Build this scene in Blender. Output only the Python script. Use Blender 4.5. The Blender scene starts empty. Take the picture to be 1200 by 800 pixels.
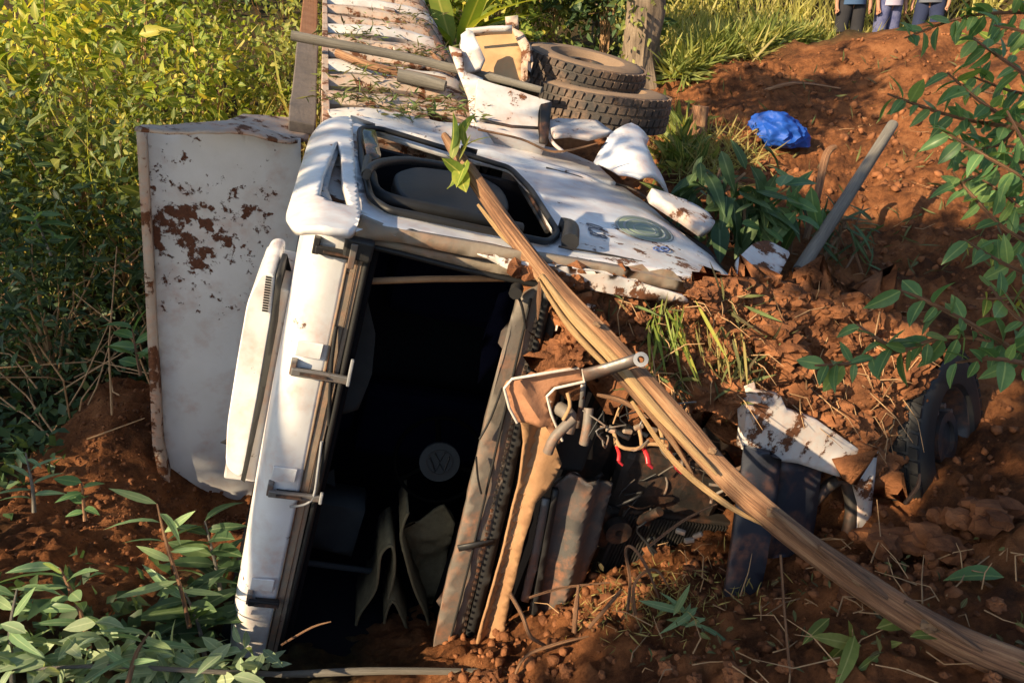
import bpy, bmesh, math, random
import numpy as np
from mathutils import Vector, Matrix, noise
from mathutils.geometry import delaunay_2d_cdt

SC = bpy.context.scene
COL = SC.collection
rnd = random.Random(7)
nr = np.random.default_rng(7)

# ------------------------------------------------------------------ camera
FPX = 867.0                      # focal length in photo pixels (1200 x 800)
PITCH = math.radians(23)
CAM = Vector((0, 0, 2.9))
fw = Vector((0, math.cos(PITCH), -math.sin(PITCH)))
up = Vector((0, math.sin(PITCH), math.cos(PITCH)))
rt = Vector((1, 0, 0))
cd = bpy.data.cameras.new('camera'); cam = bpy.data.objects.new('camera', cd); COL.objects.link(cam)
cd.sensor_width = 36; cd.lens = 36 * FPX / 1200; cd.clip_start = .05; cd.clip_end = 500
cam.location = CAM; cam.rotation_euler = (math.pi / 2 - PITCH, 0, 0)
SC.camera = cam
# ------------------------------------------------------------------ light
SUN_AZ = math.radians(52)        # towards the sun: left of and behind the camera
SUN_EL = math.radians(27)
to_sun = Vector((-math.sin(SUN_AZ) * math.cos(SUN_EL), -math.cos(SUN_AZ) * math.cos(SUN_EL), math.sin(SUN_EL)))
wd = bpy.data.worlds.new('World'); SC.world = wd; wd.use_nodes = True
nt = wd.node_tree; sky = nt.nodes.new('ShaderNodeTexSky'); sky.sky_type = 'NISHITA'; sky.sun_disc = False
sky.sun_elevation = SUN_EL; sky.sun_rotation = math.atan2(to_sun.x, to_sun.y)
nt.links.new(sky.outputs[0], nt.nodes['Background'].inputs[0]); nt.nodes['Background'].inputs[1].default_value = .1
sd = bpy.data.lights.new('sun', 'SUN'); sd.energy = 5.0; sd.angle = math.radians(.53); sd.color = (1, .78, .50)
so = bpy.data.objects.new('sun', sd); COL.objects.link(so); so.location = (-8, -8, 12)
so.rotation_euler = to_sun.to_track_quat('Z', 'Y').to_euler()
SC.view_settings.view_transform = 'Standard'; SC.view_settings.look = 'None'
SC.view_settings.exposure = 1.05; SC.view_settings.gamma = 1; SC.view_settings.use_curve_mapping = False

# ------------------------------------------------------------------ frames
def cw(v): return rt * v[0] + up * v[1] + fw * v[2]
def W(px, py, d): return CAM + d * cw(((px - 600) / FPX, (400 - py) / FPX, 1))
def ray(px, py): return cw(((px - 600) / FPX, (400 - py) / FPX, 1))
def hit(px, py, pl):
    P, N = pl; d = ray(px, py); return CAM + d * ((P - CAM).dot(N) / d.dot(N))
def plane3(a, b, c):
    a, b, c = W(*a), W(*b), W(*c); n = (b - a).cross(c - a).normalized()
    if n.dot(CAM - a) < 0: n = -n
    return (a, n)
class Frame:                      # r = rearwards, u = towards the roof, l = towards the upper side
    def __init__(s, o, r, u):
        s.o = o; s.R = cw(r).normalized(); U = cw(u); s.U = (U - s.R * U.dot(s.R)).normalized(); s.L = s.R.cross(s.U)
    def __call__(s, r, u, l): return s.o + s.R * r + s.U * u + s.L * l
    def pl(s, ax, v):
        n = (s.R, s.U, s.L)[ax]; p = s.o + n * v
        return (p, n if n.dot(CAM - p) > 0 else -n)
    def at(s, ax, v, px, py): return hit(px, py, s.pl(ax, v))
T = Frame(W(345, 240, 2.7), (-.194, .522, 1), (-1, .19, -.29))          # cab
D = Frame(W(385, 140, 4.6), (-.2, .58, .79), (-1, .05, -.29))           # dump body

# ------------------------------------------------------------------ objects
ORG = {}
def tag(o, label, cat, group=None):
    o['label'] = label; o['category'] = cat
    if group: o['group'] = group
    return o
def thing(name, loc, label, cat, group=None):
    o = bpy.data.objects.new(name, None); COL.objects.link(o); o.location = loc; o.empty_display_size = .1
    ORG[o] = Vector(loc); tag(o, label, cat, group); return o
def link(name, me, mat, parent=None, recenter=True, smooth=None, kind=None):
    if recenter and len(me.vertices):
        n = len(me.vertices); a = np.empty(n * 3, 'f'); me.vertices.foreach_get('co', a); a = a.reshape(-1, 3)
        c = (a.min(0) + a.max(0)) / 2; a -= c; me.vertices.foreach_set('co', a.ravel()); me.update()
        org = Vector(c.tolist())
    else: org = Vector((0, 0, 0))
    o = bpy.data.objects.new(name, me); COL.objects.link(o); ORG[o] = org
    if parent is not None: o.parent = parent; o.location = org - ORG[parent]
    else: o.location = org
    if mat:
        for m in (mat if isinstance(mat, (list, tuple)) else [mat]): me.materials.append(m)
    if smooth is not None:
        me.shade_smooth()
        if smooth < 180: me.set_sharp_from_angle(angle=math.radians(smooth))
    if kind: o['kind'] = kind
    return o
def from_bm(name, bm, mat, parent=None, **k):
    bmesh.ops.recalc_face_normals(bm, faces=bm.faces)
    me = bpy.data.meshes.new(name); bm.to_mesh(me); bm.free(); return link(name, me, mat, parent, **k)
def pydata(name, v, f, mat, parent=None, **k):
    me = bpy.data.meshes.new(name); me.from_pydata([tuple(p) for p in v], [], f); me.update(); return link(name, me, mat, parent, **k)
def bevel(o, w=.006, seg=2):
    m = o.modifiers.new('bevel', 'BEVEL'); m.width = w; m.segments = seg; m.limit_method = 'ANGLE'; m.angle_limit = .6; return o
def solid(o, t, off=-1):
    m = o.modifiers.new('solid', 'SOLIDIFY'); m.thickness = t; m.offset = off; return o

def inside(p, poly):
    x, y = p; c = False; j = len(poly) - 1
    for i in range(len(poly)):
        xi, yi = poly[i]; xj, yj = poly[j]
        if (yi > y) != (yj > y) and x < (xj - xi) * (y - yi) / (yj - yi) + xi: c = not c
        j = i
    return c
def dense(poly, step):
    out = []
    for i in range(len(poly)):
        a, b = Vector(poly[i]), Vector(poly[(i + 1) % len(poly)]); n = max(1, int((b - a).length / step))
        out += [a.lerp(b, k / n) for k in range(n)]
    return out
def rounded(poly, rad, n=4):
    out = []
    for i in range(len(poly)):
        p = Vector(poly[i]); a = Vector(poly[i - 1]); b = Vector(poly[(i + 1) % len(poly)])
        da = a - p; db = b - p; r = min(rad, da.length * .45, db.length * .45)
        A, B = p + da.normalized() * r, p + db.normalized() * r
        for k in range(n + 1):
            t = k / n; out.append(A * (1 - t) ** 2 + p * 2 * t * (1 - t) + B * t * t)
    return [tuple(q) for q in out]
def sheet(name, outer, pl, mat, parent=None, holes=(), step=.06, bulge=None, thick=.012, rough=0., smooth=35, kind=None):
    """panel traced by pixel outline onto a plane, with its own thickness"""
    P0, N = pl
    ex = Vector((0, 0, 1)).cross(N)
    ex = (ex if ex.length > .1 else Vector((1, 0, 0)) - N * N.x).normalized(); ey = N.cross(ex)
    def to2(px): h = hit(px[0], px[1], pl) - P0; return (h.dot(ex), h.dot(ey))
    O = [to2(p) for p in outer]; H = [[to2(p) for p in h] for h in holes]
    vs, es = [], []
    for poly in [O] + H:
        d = dense(poly, step); s = len(vs); vs += d; es += [(s + i, s + (i + 1) % len(d)) for i in range(len(d))]
    x0, x1 = min(p[0] for p in O), max(p[0] for p in O); y0, y1 = min(p[1] for p in O), max(p[1] for p in O)
    nb = len(vs); g = step; bnd = [Vector(v) for v in vs]
    j = 0; y = y0
    while y < y1:
        x = x0 + (g / 2 if j % 2 else 0)
        while x < x1:
            q = (x + 1e-4, y + 1e-4)
            if inside(q, O) and not any(inside(q, h) for h in H) and min((Vector(q) - b).length_squared for b in bnd) > (g * .45) ** 2: vs.append(Vector(q))
            x += g
        y += g * .87; j += 1
    V, _, Fs, *_ = delaunay_2d_cdt([Vector(v) for v in vs], es, [], 0, 1e-5)
    out = []
    for v in V:
        p = P0 + ex * v.x + ey * v.y; s, t = (v.x - x0) / (x1 - x0), (v.y - y0) / (y1 - y0); h = 0
        if bulge: h += bulge(p)
        if rough: h += rough * noise.noise(p * 4.0) + rough * .5 * noise.noise(p * 11.0)
        out.append(p + N * h)
    ff = []
    for f in Fs:
        c = sum((V[i] for i in f), Vector((0, 0))) / len(f)
        if inside(c, O) and not any(inside(c, h) for h in H): ff.append(list(f))
    me = bpy.data.meshes.new(name); me.from_pydata([tuple(p) for p in out], [], ff); me.update()
    bm = bmesh.new(); bm.from_mesh(me); bmesh.ops.delete(bm, geom=[v for v in bm.verts if not v.link_faces], context='VERTS')
    for f in bm.faces:
        f.normal_update()
        if f.normal.dot(N) < 0: f.normal_flip()
    bm.to_mesh(me); bm.free()
    o = link(name, me, mat, parent, smooth=smooth, kind=kind); solid(o, thick); return o

def ring_basis(d, ref=None):
    ref = ref or (Vector((0, 0, 1)) if abs(d.z) < .9 else Vector((1, 0, 0)))
    a = d.cross(ref).normalized(); return a, d.cross(a).normalized()
def add_tube(bm, pts, rad, sides=8, cap=True, wob=0., flat=1.):
    pts = [Vector(p) for p in pts]; n = len(pts); rings = []; a = None
    for i, p in enumerate(pts):
        d = (pts[min(i + 1, n - 1)] - pts[max(i - 1, 0)]).normalized()
        if a is None: a, b = ring_basis(d)
        else:
            a = (a - d * a.dot(d)).normalized(); b = d.cross(a)
        r = rad[i] if isinstance(rad, (list, tuple)) else rad
        rg = []
        for k in range(sides):
            t = 2 * math.pi * k / sides; q = r * (1 + wob * noise.noise(p * 9 + Vector((k * 3.1, 0, 0))))
            rg.append(bm.verts.new(p + a * math.cos(t) * q + b * math.sin(t) * q * flat))
        rings.append(rg)
    for i in range(n - 1):
        for k in range(sides):
            bm.faces.new((rings[i][k], rings[i][(k + 1) % sides], rings[i + 1][(k + 1) % sides], rings[i + 1][k]))
    if cap: bm.faces.new(rings[0][::-1]); bm.faces.new(rings[-1])
    return rings
def tube(name, pts, rad, mat, parent=None, sides=10, wob=0., flat=1., sm=3, **k):
    pts = [Vector(p) for p in pts]
    if sm > 1 and len(pts) > 2:
        q, rr = [], []; R = rad if isinstance(rad, (list, tuple)) else [rad] * len(pts)
        for i in range(len(pts) - 1):
            p0, p1, p2, p3 = pts[max(i - 1, 0)], pts[i], pts[i + 1], pts[min(i + 2, len(pts) - 1)]
            for s in range(sm):
                t = s / sm
                q.append(.5 * ((2 * p1) + (p2 - p0) * t + (2 * p0 - 5 * p1 + 4 * p2 - p3) * t * t + (3 * p1 - p0 - 3 * p2 + p3) * t ** 3))
                rr.append(R[i] * (1 - t) + R[i + 1] * t)
        pts = q + [pts[-1]]; rad = rr + [R[-1]]
    bm = bmesh.new(); add_tube(bm, pts, rad, sides, True, wob, flat); k.setdefault('smooth', 50)
    return from_bm(name, bm, mat, parent, **k)
def add_box(bm, c, ax, ay, az):
    v = [bm.verts.new(c + ax * i + ay * j + az * k) for i in (-1, 1) for j in (-1, 1) for k in (-1, 1)]
    for f in ((0, 1, 3, 2), (4, 6, 7, 5), (0, 4, 5, 1), (2, 3, 7, 6), (0, 2, 6, 4), (1, 5, 7, 3)): bm.faces.new([v[i] for i in f])
def fbox(name, fr, r, u, l, mat, parent, bw=.006, sub=0, rough=0.):
    bm = bmesh.new(); c = fr((r[0] + r[1]) / 2, (u[0] + u[1]) / 2, (l[0] + l[1]) / 2)
    add_box(bm, c, fr.R * (r[1] - r[0]) / 2, fr.U * (u[1] - u[0]) / 2, fr.L * (l[1] - l[0]) / 2)
    if sub:
        bmesh.ops.subdivide_edges(bm, edges=bm.edges, cuts=sub, use_grid_fill=True)
        for v in bm.verts: v.co += Vector((noise.noise(v.co * 5), noise.noise(v.co * 5 + Vector((9, 0, 0))), noise.noise(v.co * 5 + Vector((0, 9, 0))))) * rough
    o = from_bm(name, bm, mat, parent)
    if bw: bevel(o, bw)
    return o
def prism(name, outline, pl, dep, m, parent, bw=.012):
    f = [hit(x, y, pl) for x, y in outline]; b = [p - pl[1] * dep for p in f]; n = len(f)
    bm = bmesh.new(); v = [bm.verts.new(p) for p in f + b]
    bm.faces.new(v[:n]); bm.faces.new(v[n:][::-1])
    for i in range(n): bm.faces.new((v[i], v[n + i], v[n + (i + 1) % n], v[(i + 1) % n]))
    o = from_bm(name, bm, m, parent, smooth=50); bevel(o, bw, 3); return o
def crack(p, s):
    d = noise.voronoi(p * s)[0]; return min(.5, d[1] - d[0])
def strip(name, pts_px, wpx, pl, mat, parent, thick=.02, step=.05, rough=0.):
    """long strip: two-sided pixel outline from a centre line and pixel widths"""
    a, b = [], []
    for i, (x, y) in enumerate(pts_px):
        x0, y0 = pts_px[max(i - 1, 0)]; x1, y1 = pts_px[min(i + 1, len(pts_px) - 1)]
        d = math.hypot(x1 - x0, y1 - y0); nx, ny = -(y1 - y0) / d, (x1 - x0) / d; w = (wpx[i] if isinstance(wpx, (list, tuple)) else wpx) / 2
        a.append((x + nx * w, y + ny * w)); b.append((x - nx * w, y - ny * w))
    return sheet(name, a + b[::-1], pl, mat, parent, step=step, thick=thick, rough=rough)

# ------------------------------------------------------------------ materials
MATS = {}
def mat(name, c1, c2=None, scale=6., rough=.6, mud=None, mudscale=5., bump=.2, bscale=40., metal=0., mudcol=(.16, .06, .025), stretch=None, rust=None, contrast=.25, spec=.4, spot=None):
    """base colour broken by noise; optional mud spatter (threshold) and bump"""
    m = bpy.data.materials.new(name); m.use_nodes = True; t = m.node_tree; N = t.nodes; Lk = t.links; B = N['Principled BSDF']
    tc = N.new('ShaderNodeTexCoord'); src = tc.outputs['Object']
    if stretch:
        mp = N.new('ShaderNodeMapping'); mp.inputs['Scale'].default_value = stretch; Lk.new(src, mp.inputs[0]); src = mp.outputs[0]
    def nz(sc, det=6, ro=.6):
        n = N.new('ShaderNodeTexNoise'); n.inputs['Scale'].default_value = sc; n.inputs['Detail'].default_value = det; n.inputs['Roughness'].default_value = ro; Lk.new(src, n.inputs['Vector']); return n.outputs[0]
    def ramp(f, a, b):
        r = N.new('ShaderNodeMapRange'); r.inputs[1].default_value = a; r.inputs[2].default_value = b; Lk.new(f, r.inputs[0]); return r.outputs[0]
    def mix(f, a, b):
        x = N.new('ShaderNodeMix'); x.data_type = 'RGBA'; Lk.new(f, x.inputs[0])
        for v, i in ((a, 6), (b, 7)):
            if isinstance(v, tuple): x.inputs[i].default_value = (*v, 1)
            else: Lk.new(v, x.inputs[i])
        return x.outputs[2]
    c2 = c2 or tuple(v * .7 for v in c1)
    col = mix(ramp(nz(scale), .5 - contrast, .5 + contrast), c1, c2)
    rg = None
    if rust is not None:
        f = ramp(nz(mudscale * 2.3, 8, .7), rust, rust + .06); col = mix(f, col, (.10, .038, .016))
    if mud is not None:
        film = ramp(nz(mudscale * .45, 4, .6), mud - .22, mud + .25); col = mix(film, col, mix(ramp(nz(30), .3, .7), tuple(v * .6 for v in c1), tuple(min(1, v * 3.2) for v in mudcol)))
        mn = nz(mudscale, 10, .68)
        if spot:
            vd = N.new('ShaderNodeVectorMath'); vd.operation = 'DISTANCE'; Lk.new(tc.outputs['Object'], vd.inputs[0]); vd.inputs[1].default_value = spot[0]
            mr = N.new('ShaderNodeMapRange'); mr.inputs[1].default_value = 0; mr.inputs[2].default_value = spot[1]; mr.inputs[3].default_value = spot[2]; mr.inputs[4].default_value = -.02; Lk.new(vd.outputs['Value'], mr.inputs[0])
            aa = N.new('ShaderNodeMath'); aa.operation = 'ADD'; Lk.new(mn, aa.inputs[0]); Lk.new(mr.outputs[0], aa.inputs[1]); mn = aa.outputs[0]
        f = ramp(mn, mud, mud + .035)
        col = mix(f, col, mix(ramp(nz(60), .35, .65), mudcol, tuple(v * .55 for v in mudcol)))
        r2 = N.new('ShaderNodeMapRange'); r2.inputs[3].default_value = rough; r2.inputs[4].default_value = .95; Lk.new(f, r2.inputs[0]); Lk.new(r2.outputs[0], B.inputs['Roughness'])
    else: B.inputs['Roughness'].default_value = rough
    Lk.new(col, B.inputs['Base Color']); B.inputs['Metallic'].default_value = metal; B.inputs['Specular IOR Level'].default_value = spec
    if bump:
        b = N.new('ShaderNodeBump'); b.inputs['Strength'].default_value = bump; b.inputs['Distance'].default_value = .01; Lk.new(nz(bscale), b.inputs['Height'])
        if mud is not None:
            b2 = N.new('ShaderNodeBump'); b2.inputs['Strength'].default_value = .6; b2.inputs['Distance'].default_value = .012; Lk.new(f, b2.inputs['Height']); Lk.new(b.outputs[0], b2.inputs['Normal']); b = b2
        Lk.new(b.outputs[0], B.inputs['Normal'])
    MATS[name] = m; return m
white = mat('white_paint', (.78, .79, .80), (.70, .71, .72), 3, .28, mud=.63, mudscale=9, bump=.04, bscale=5)
white_clean = mat('white_paint_cleaner', (.80, .80, .81), (.70, .69, .67), 5, .3, mud=.66, mudscale=13, bump=.05, bscale=6)
white_mud = mat('white_paint_muddy', (.72, .71, .68), (.6, .58, .54), 4, .45, mud=.53, mudscale=7, bump=.1)
white_old = mat('white_paint_weathered', (.62, .62, .61), (.50, .49, .47), 5, .5, mud=.60, mudscale=6, rust=.60, bump=.1)
board_m = mat('headboard_paint', (.55, .55, .56), (.42, .42, .42), 2.2, .5, mud=.545, mudscale=3.4, rust=.68, bump=.12, bscale=14)
beige_m = mat('bed_paint', (.50, .45, .39), (.36, .27, .19), 7, .6, mud=.53, mudscale=7, rust=.60, bump=.2)
flange_m = mat('bare_flange', (.30, .25, .19), (.19, .155, .12), 8, .55, mud=.64, mudscale=14, bump=.25)
cowl_m = mat('cowl_plastic', (.19, .165, .14), (.11, .095, .08), 5, .55, mud=.68, mudscale=16, bump=.2)
black_r = mat('black_rubber', (.012, .012, .013), (.02, .02, .02), 9, .55, bump=.1)
black_p = mat('black_plastic', (.014, .014, .016), (.024, .024, .024), 9, .5, bump=.15)
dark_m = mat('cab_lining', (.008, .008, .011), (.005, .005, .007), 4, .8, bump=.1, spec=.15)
murk_m = mat('darkened_cab_plastic', (.045, .05, .052), (.03, .032, .034), 5, .8, bump=.1, spec=.2)  # pale bar, curtain and box darkened to one near-black grey
dark_metal = mat('dark_grimy_metal', (.028, .026, .025), (.05, .042, .035), 9, .55, mud=.69, mudscale=9, bump=.3, metal=.2)
navy_m = mat('navy_bumper', (.022, .025, .036), (.035, .038, .05), 6, .45, mud=.70, mudscale=9, bump=.12)
grey_m = mat('grey_metal', (.26, .25, .24), (.15, .14, .13), 8, .45, mud=.66, mudscale=12, bump=.2, metal=.5)
fibre_m = mat('raw_fibreglass', (.50, .25, .14), (.36, .17, .09), 7, .6, bump=.35, bscale=30)
edge_m = mat('torn_white_edge', (.66, .62, .57), (.5, .42, .35), 20, .7, bump=.2)
tan_m = mat('tan_plastic', (.42, .24, .12), (.26, .14, .07), 9, .6, bump=.3, bscale=24)
tyre_m = mat('tyre_rubber', (.035, .032, .03), (.06, .05, .042), 8, .75, mud=.60, mudscale=6, bump=.3, mudcol=(.17, .10, .06))
dusty_m = mat('dusty_tyre_wall', (.16, .11, .075), (.24, .16, .10), 6, .85, bump=.3)
lit_rust_m = mat('sunlit_rusty_board', (.20, .085, .035), (.28, .14, .07), 8, .8, bump=.4, stretch=(1, 1, .3))
shaded_oldwood = mat('shaded_weathered_board', (.16, .13, .11), (.10, .085, .075), 10, .85, bump=.5, bscale=20)
bark_m = mat('grey_bark', (.20, .165, .125), (.11, .09, .07), 9, .9, bump=.9, bscale=22)
trunk_m = mat('tree_bark', (.27, .20, .13), (.14, .10, .065), 7, .95, bump=1., bscale=14)
pole_m = mat('peeled_wood', (.40, .20, .09), (.23, .115, .055), 5, .75, bump=.7, bscale=26, contrast=.2)
split_m = mat('fresh_split_wood', (.66, .44, .22), (.48, .27, .12), 9, .75, bump=.6, bscale=40)
twig_m = mat('twig', (.24, .15, .085), (.15, .09, .05), 14, .9, bump=.3)
root_m = mat('pale_root', (.42, .27, .14), (.30, .17, .08), 14, .85, bump=.3)
blue_m = mat('blue_cloth', (.012, .085, .42), (.008, .05, .28), 7, .6, bump=.3)
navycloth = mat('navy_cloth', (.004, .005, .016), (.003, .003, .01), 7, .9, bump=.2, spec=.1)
mat_m = mat('brown_floor_mat', (.24, .185, .095), (.16, .12, .06), 30, .95, bump=.4, bscale=120)
matedge_m = mat('mat_binding', (.24, .19, .10), (.18, .14, .07), 30, .9)
red_m = mat('red_plastic', (.55, .03, .03), (.42, .02, .025), 9, .35, bump=.05)
palegrey = mat('pale_grey_plastic', (.30, .31, .32), (.22, .22, .23), 6, .6)
amber_m = mat('warm_box_inside', (.50, .34, .17), (.36, .22, .10), 5, .7, mud=.66, bump=.2)
green_m = mat('badge_green', (.16, .22, .15), (.26, .30, .24), 40, .5, bump=0)
greyink = mat('badge_grey', (.33, .36, .36), (.22, .26, .25), 40, .5, bump=0)
blueink = mat('blue_ink', (.10, .17, .42), (.13, .2, .42), 20, .5, bump=0)
darkink = mat('dark_ink', (.05, .06, .10), (.08, .09, .12), 20, .5, bump=0)
skin_m = mat('skin', (.36, .19, .12), (.32, .16, .10), 6, .6, bump=.05)
hair_m = mat('dark_hair', (.02, .014, .01), (.03, .02, .015), 20, .7)
soil_bits = mat('soil', (.30, .125, .055), (.10, .042, .022), 7, .95, bump=1., bscale=70, spec=.1, contrast=.14)
fins_m = mat('radiator_fins', (.05, .045, .04), (.03, .028, .026), 6, .6, bump=.2, metal=.3)
glass_m = mat('dark_glass', (.03, .045, .04), (.05, .06, .04), 5, .12, mud=.66, bump=.03)

def leaf_mat(name, a, b, c, trans=.35, rough=.45):
    m = bpy.data.materials.new(name); m.use_nodes = True; t = m.node_tree; N = t.nodes; Lk = t.links; B = N['Principled BSDF']; out = N['Material Output']
    at = N.new('ShaderNodeAttribute'); at.attribute_name = 'tint'
    oi = N.new('ShaderNodeObjectInfo'); ad = N.new('ShaderNodeMath'); ad.operation = 'ADD'; Lk.new(at.outputs['Fac'], ad.inputs[0])
    ml = N.new('ShaderNodeMath'); ml.operation = 'MULTIPLY'; ml.inputs[1].default_value = .3; Lk.new(oi.outputs['Random'], ml.inputs[0]); Lk.new(ml.outputs[0], ad.inputs[1])
    r = N.new('ShaderNodeValToRGB'); e = r.color_ramp.elements; e[0].position = .1; e[0].color = (*a, 1); e[1].position = .6; e[1].color = (*b, 1)
    x = e.new(1.0); x.color = (*c, 1)
    tcn = N.new('ShaderNodeTexCoord'); nzz = N.new('ShaderNodeTexNoise'); nzz.inputs['Scale'].default_value = 7; nzz.inputs['Detail'].default_value = 5; Lk.new(tcn.outputs['Object'], nzz.inputs[0])
    mm = N.new('ShaderNodeMath'); mm.operation = 'MULTIPLY_ADD'; mm.inputs[1].default_value = .5; Lk.new(nzz.outputs[0], mm.inputs[0]); sb = N.new('ShaderNodeMath'); sb.operation = 'SUBTRACT'; sb.inputs[1].default_value = .25; Lk.new(ad.outputs[0], sb.inputs[0]); Lk.new(sb.outputs[0], mm.inputs[2]); Lk.new(mm.outputs[0], r.inputs[0])
    ra = N.new('ShaderNodeAttribute'); ra.attribute_name = 'rib'; rm = N.new('ShaderNodeMapRange'); rm.inputs[1].default_value = .86; rm.inputs[2].default_value = .97; rm.inputs[4].default_value = .45; Lk.new(ra.outputs['Fac'], rm.inputs[0])
    rx = N.new('ShaderNodeMix'); rx.data_type = 'RGBA'; Lk.new(rm.outputs[0], rx.inputs[0]); Lk.new(r.outputs[0], rx.inputs[6]); rx.inputs[7].default_value = (*[min(1, v * 1.25 + .08) for v in c], 1)
    col_ = rx.outputs[2]; Lk.new(col_, B.inputs['Base Color']); B.inputs['Roughness'].default_value = rough; B.inputs['Specular IOR Level'].default_value = .22
    tr = N.new('ShaderNodeBsdfTranslucent'); g = N.new('ShaderNodeMix'); g.data_type = 'RGBA'; g.blend_type = 'MULTIPLY'; g.inputs[0].default_value = 1; g.inputs[7].default_value = (1.5, 1.4, .6, 1)
    Lk.new(col_, g.inputs[6]); Lk.new(g.outputs[2], tr.inputs[0])
    mx = N.new('ShaderNodeMixShader'); mx.inputs[0].default_value = trans; Lk.new(B.outputs[0], mx.inputs[1]); Lk.new(tr.outputs[0], mx.inputs[2]); Lk.new(mx.outputs[0], out.inputs[0])
    return m
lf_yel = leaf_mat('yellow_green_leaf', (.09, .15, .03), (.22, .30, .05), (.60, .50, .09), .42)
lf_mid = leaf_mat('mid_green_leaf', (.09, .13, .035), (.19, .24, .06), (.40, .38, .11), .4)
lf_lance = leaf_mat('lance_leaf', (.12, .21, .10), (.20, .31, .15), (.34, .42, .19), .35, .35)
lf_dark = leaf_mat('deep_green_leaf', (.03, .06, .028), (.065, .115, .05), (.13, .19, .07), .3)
lf_cool = leaf_mat('cool_green_leaf', (.07, .15, .06), (.13, .25, .10), (.28, .38, .10), .42, .35)
lf_pale = leaf_mat('pale_green_leaf', (.18, .26, .14), (.28, .37, .21), (.42, .46, .27), .3)
lf_dry = leaf_mat('straw_grass', (.30, .23, .09), (.40, .33, .12), (.36, .38, .10), .4, .7)
lf_grass = leaf_mat('sunny_grass', (.26, .28, .07), (.44, .42, .12), (.62, .52, .24), .45, .6)

# ------------------------------------------------------------------ leaves
def unit(a): return a / np.maximum(np.linalg.norm(a, axis=-1, keepdims=True), 1e-9)
def leaf_mesh(name, P, Dr, Nm, S, width=.35, curl=.15, seg=1, g=None):
    """many leaves as one mesh: P base, Dr direction, Nm normal, S length"""
    g = g or nr; P = np.asarray(P, float); n = len(P); Dr = unit(np.asarray(Dr, float)); Nm = np.asarray(Nm, float); Sd = unit(np.cross(Dr, Nm)); Nn = np.cross(Sd, Dr)
    S = np.asarray(S, float).reshape(-1, 1) * np.ones((n, 1))
    if seg == 1:
        tpl = [(0, 0, 0), (width, .42, .06), (-width, .42, .06), (0, .5, -.04), (0, 1, -curl)]
        fc = [(0, 1, 3), (0, 3, 2), (1, 4, 3), (3, 4, 2)]
    else:
        ys = np.linspace(0, 1, seg + 2); tpl = [(0, 0, 0)]; fc = []
        for i, y in enumerate(ys[1:-1]):
            w = width * math.sin(math.pi * y ** .8) ** .8; z = -curl * y * y
            tpl += [(w, y, z + .25 * w), (0, y, z), (-w, y, z + .25 * w)]
        tpl.append((0, 1, -curl)); tip = len(tpl) - 1
        fc += [(0, 1, 2), (0, 2, 3)]
        for i in range(seg - 1):
            a = 1 + 3 * i; fc += [(a, a + 3, a + 4), (a, a + 4, a + 1), (a + 1, a + 4, a + 5), (a + 1, a + 5, a + 2)]
        a = 1 + 3 * (seg - 1); fc += [(a, tip, a + 1), (a + 1, tip, a + 2)]
    tpl = np.array(tpl); fc = np.array(fc); k = len(tpl); cv = g.uniform(.3, 1.7, (n, 1, 1))
    wv = g.uniform(.75, 1.25, (n, 1, 1))
    V = P[:, None, :] + S[:, None, :] * (Sd[:, None, :] * tpl[None, :, 0:1] * wv + Dr[:, None, :] * tpl[None, :, 1:2] + Nn[:, None, :] * tpl[None, :, 2:3] * cv)
    Fi = (fc[None] + (np.arange(n) * k)[:, None, None]).reshape(-1)
    me = bpy.data.meshes.new(name); nf = len(fc) * n
    me.vertices.add(n * k); me.vertices.foreach_set('co', V.reshape(-1).astype('f'))
    me.loops.add(nf * 3); me.loops.foreach_set('vertex_index', Fi.astype('i'))
    me.polygons.add(nf); me.polygons.foreach_set('loop_start', np.arange(0, nf * 3, 3, dtype='i'))
    me.update(calc_edges=True); me.validate()
    at = me.attributes.new('tint', 'FLOAT', 'POINT'); at.data.foreach_set('value', np.repeat(np.clip(g.normal(.35, .22, n), 0, .85), k).astype('f'))
    ar = me.attributes.new('rib', 'FLOAT', 'POINT'); ar.data.foreach_set('value', np.tile((np.abs(tpl[:, 0]) < 1e-6).astype('f') * (seg > 1), n).astype('f'))
    me.shade_smooth()
    return me
def rand_dirs(n, g, zb=0.):
    a = g.normal(size=(n, 3)); a[:, 2] += zb; return unit(a)
def cluster_leaves(centers, rad, per, size, g, out_from=None, droop=-.25):
    n = len(centers) * per; c = np.repeat(np.asarray(centers), per, 0)
    P = c + g.normal(size=(n, 3)) * rad
    o = rand_dirs(n, g) + (unit(P - c) * .6)
    if out_from is not None: o += unit(P - np.asarray(out_from)) * .7
    o[:, 2] += droop
    Nm = rand_dirs(n, g, .3) + .75 * np.array(to_sun); return P, o, Nm, g.uniform(.6, 1.3, n) * size
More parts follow.
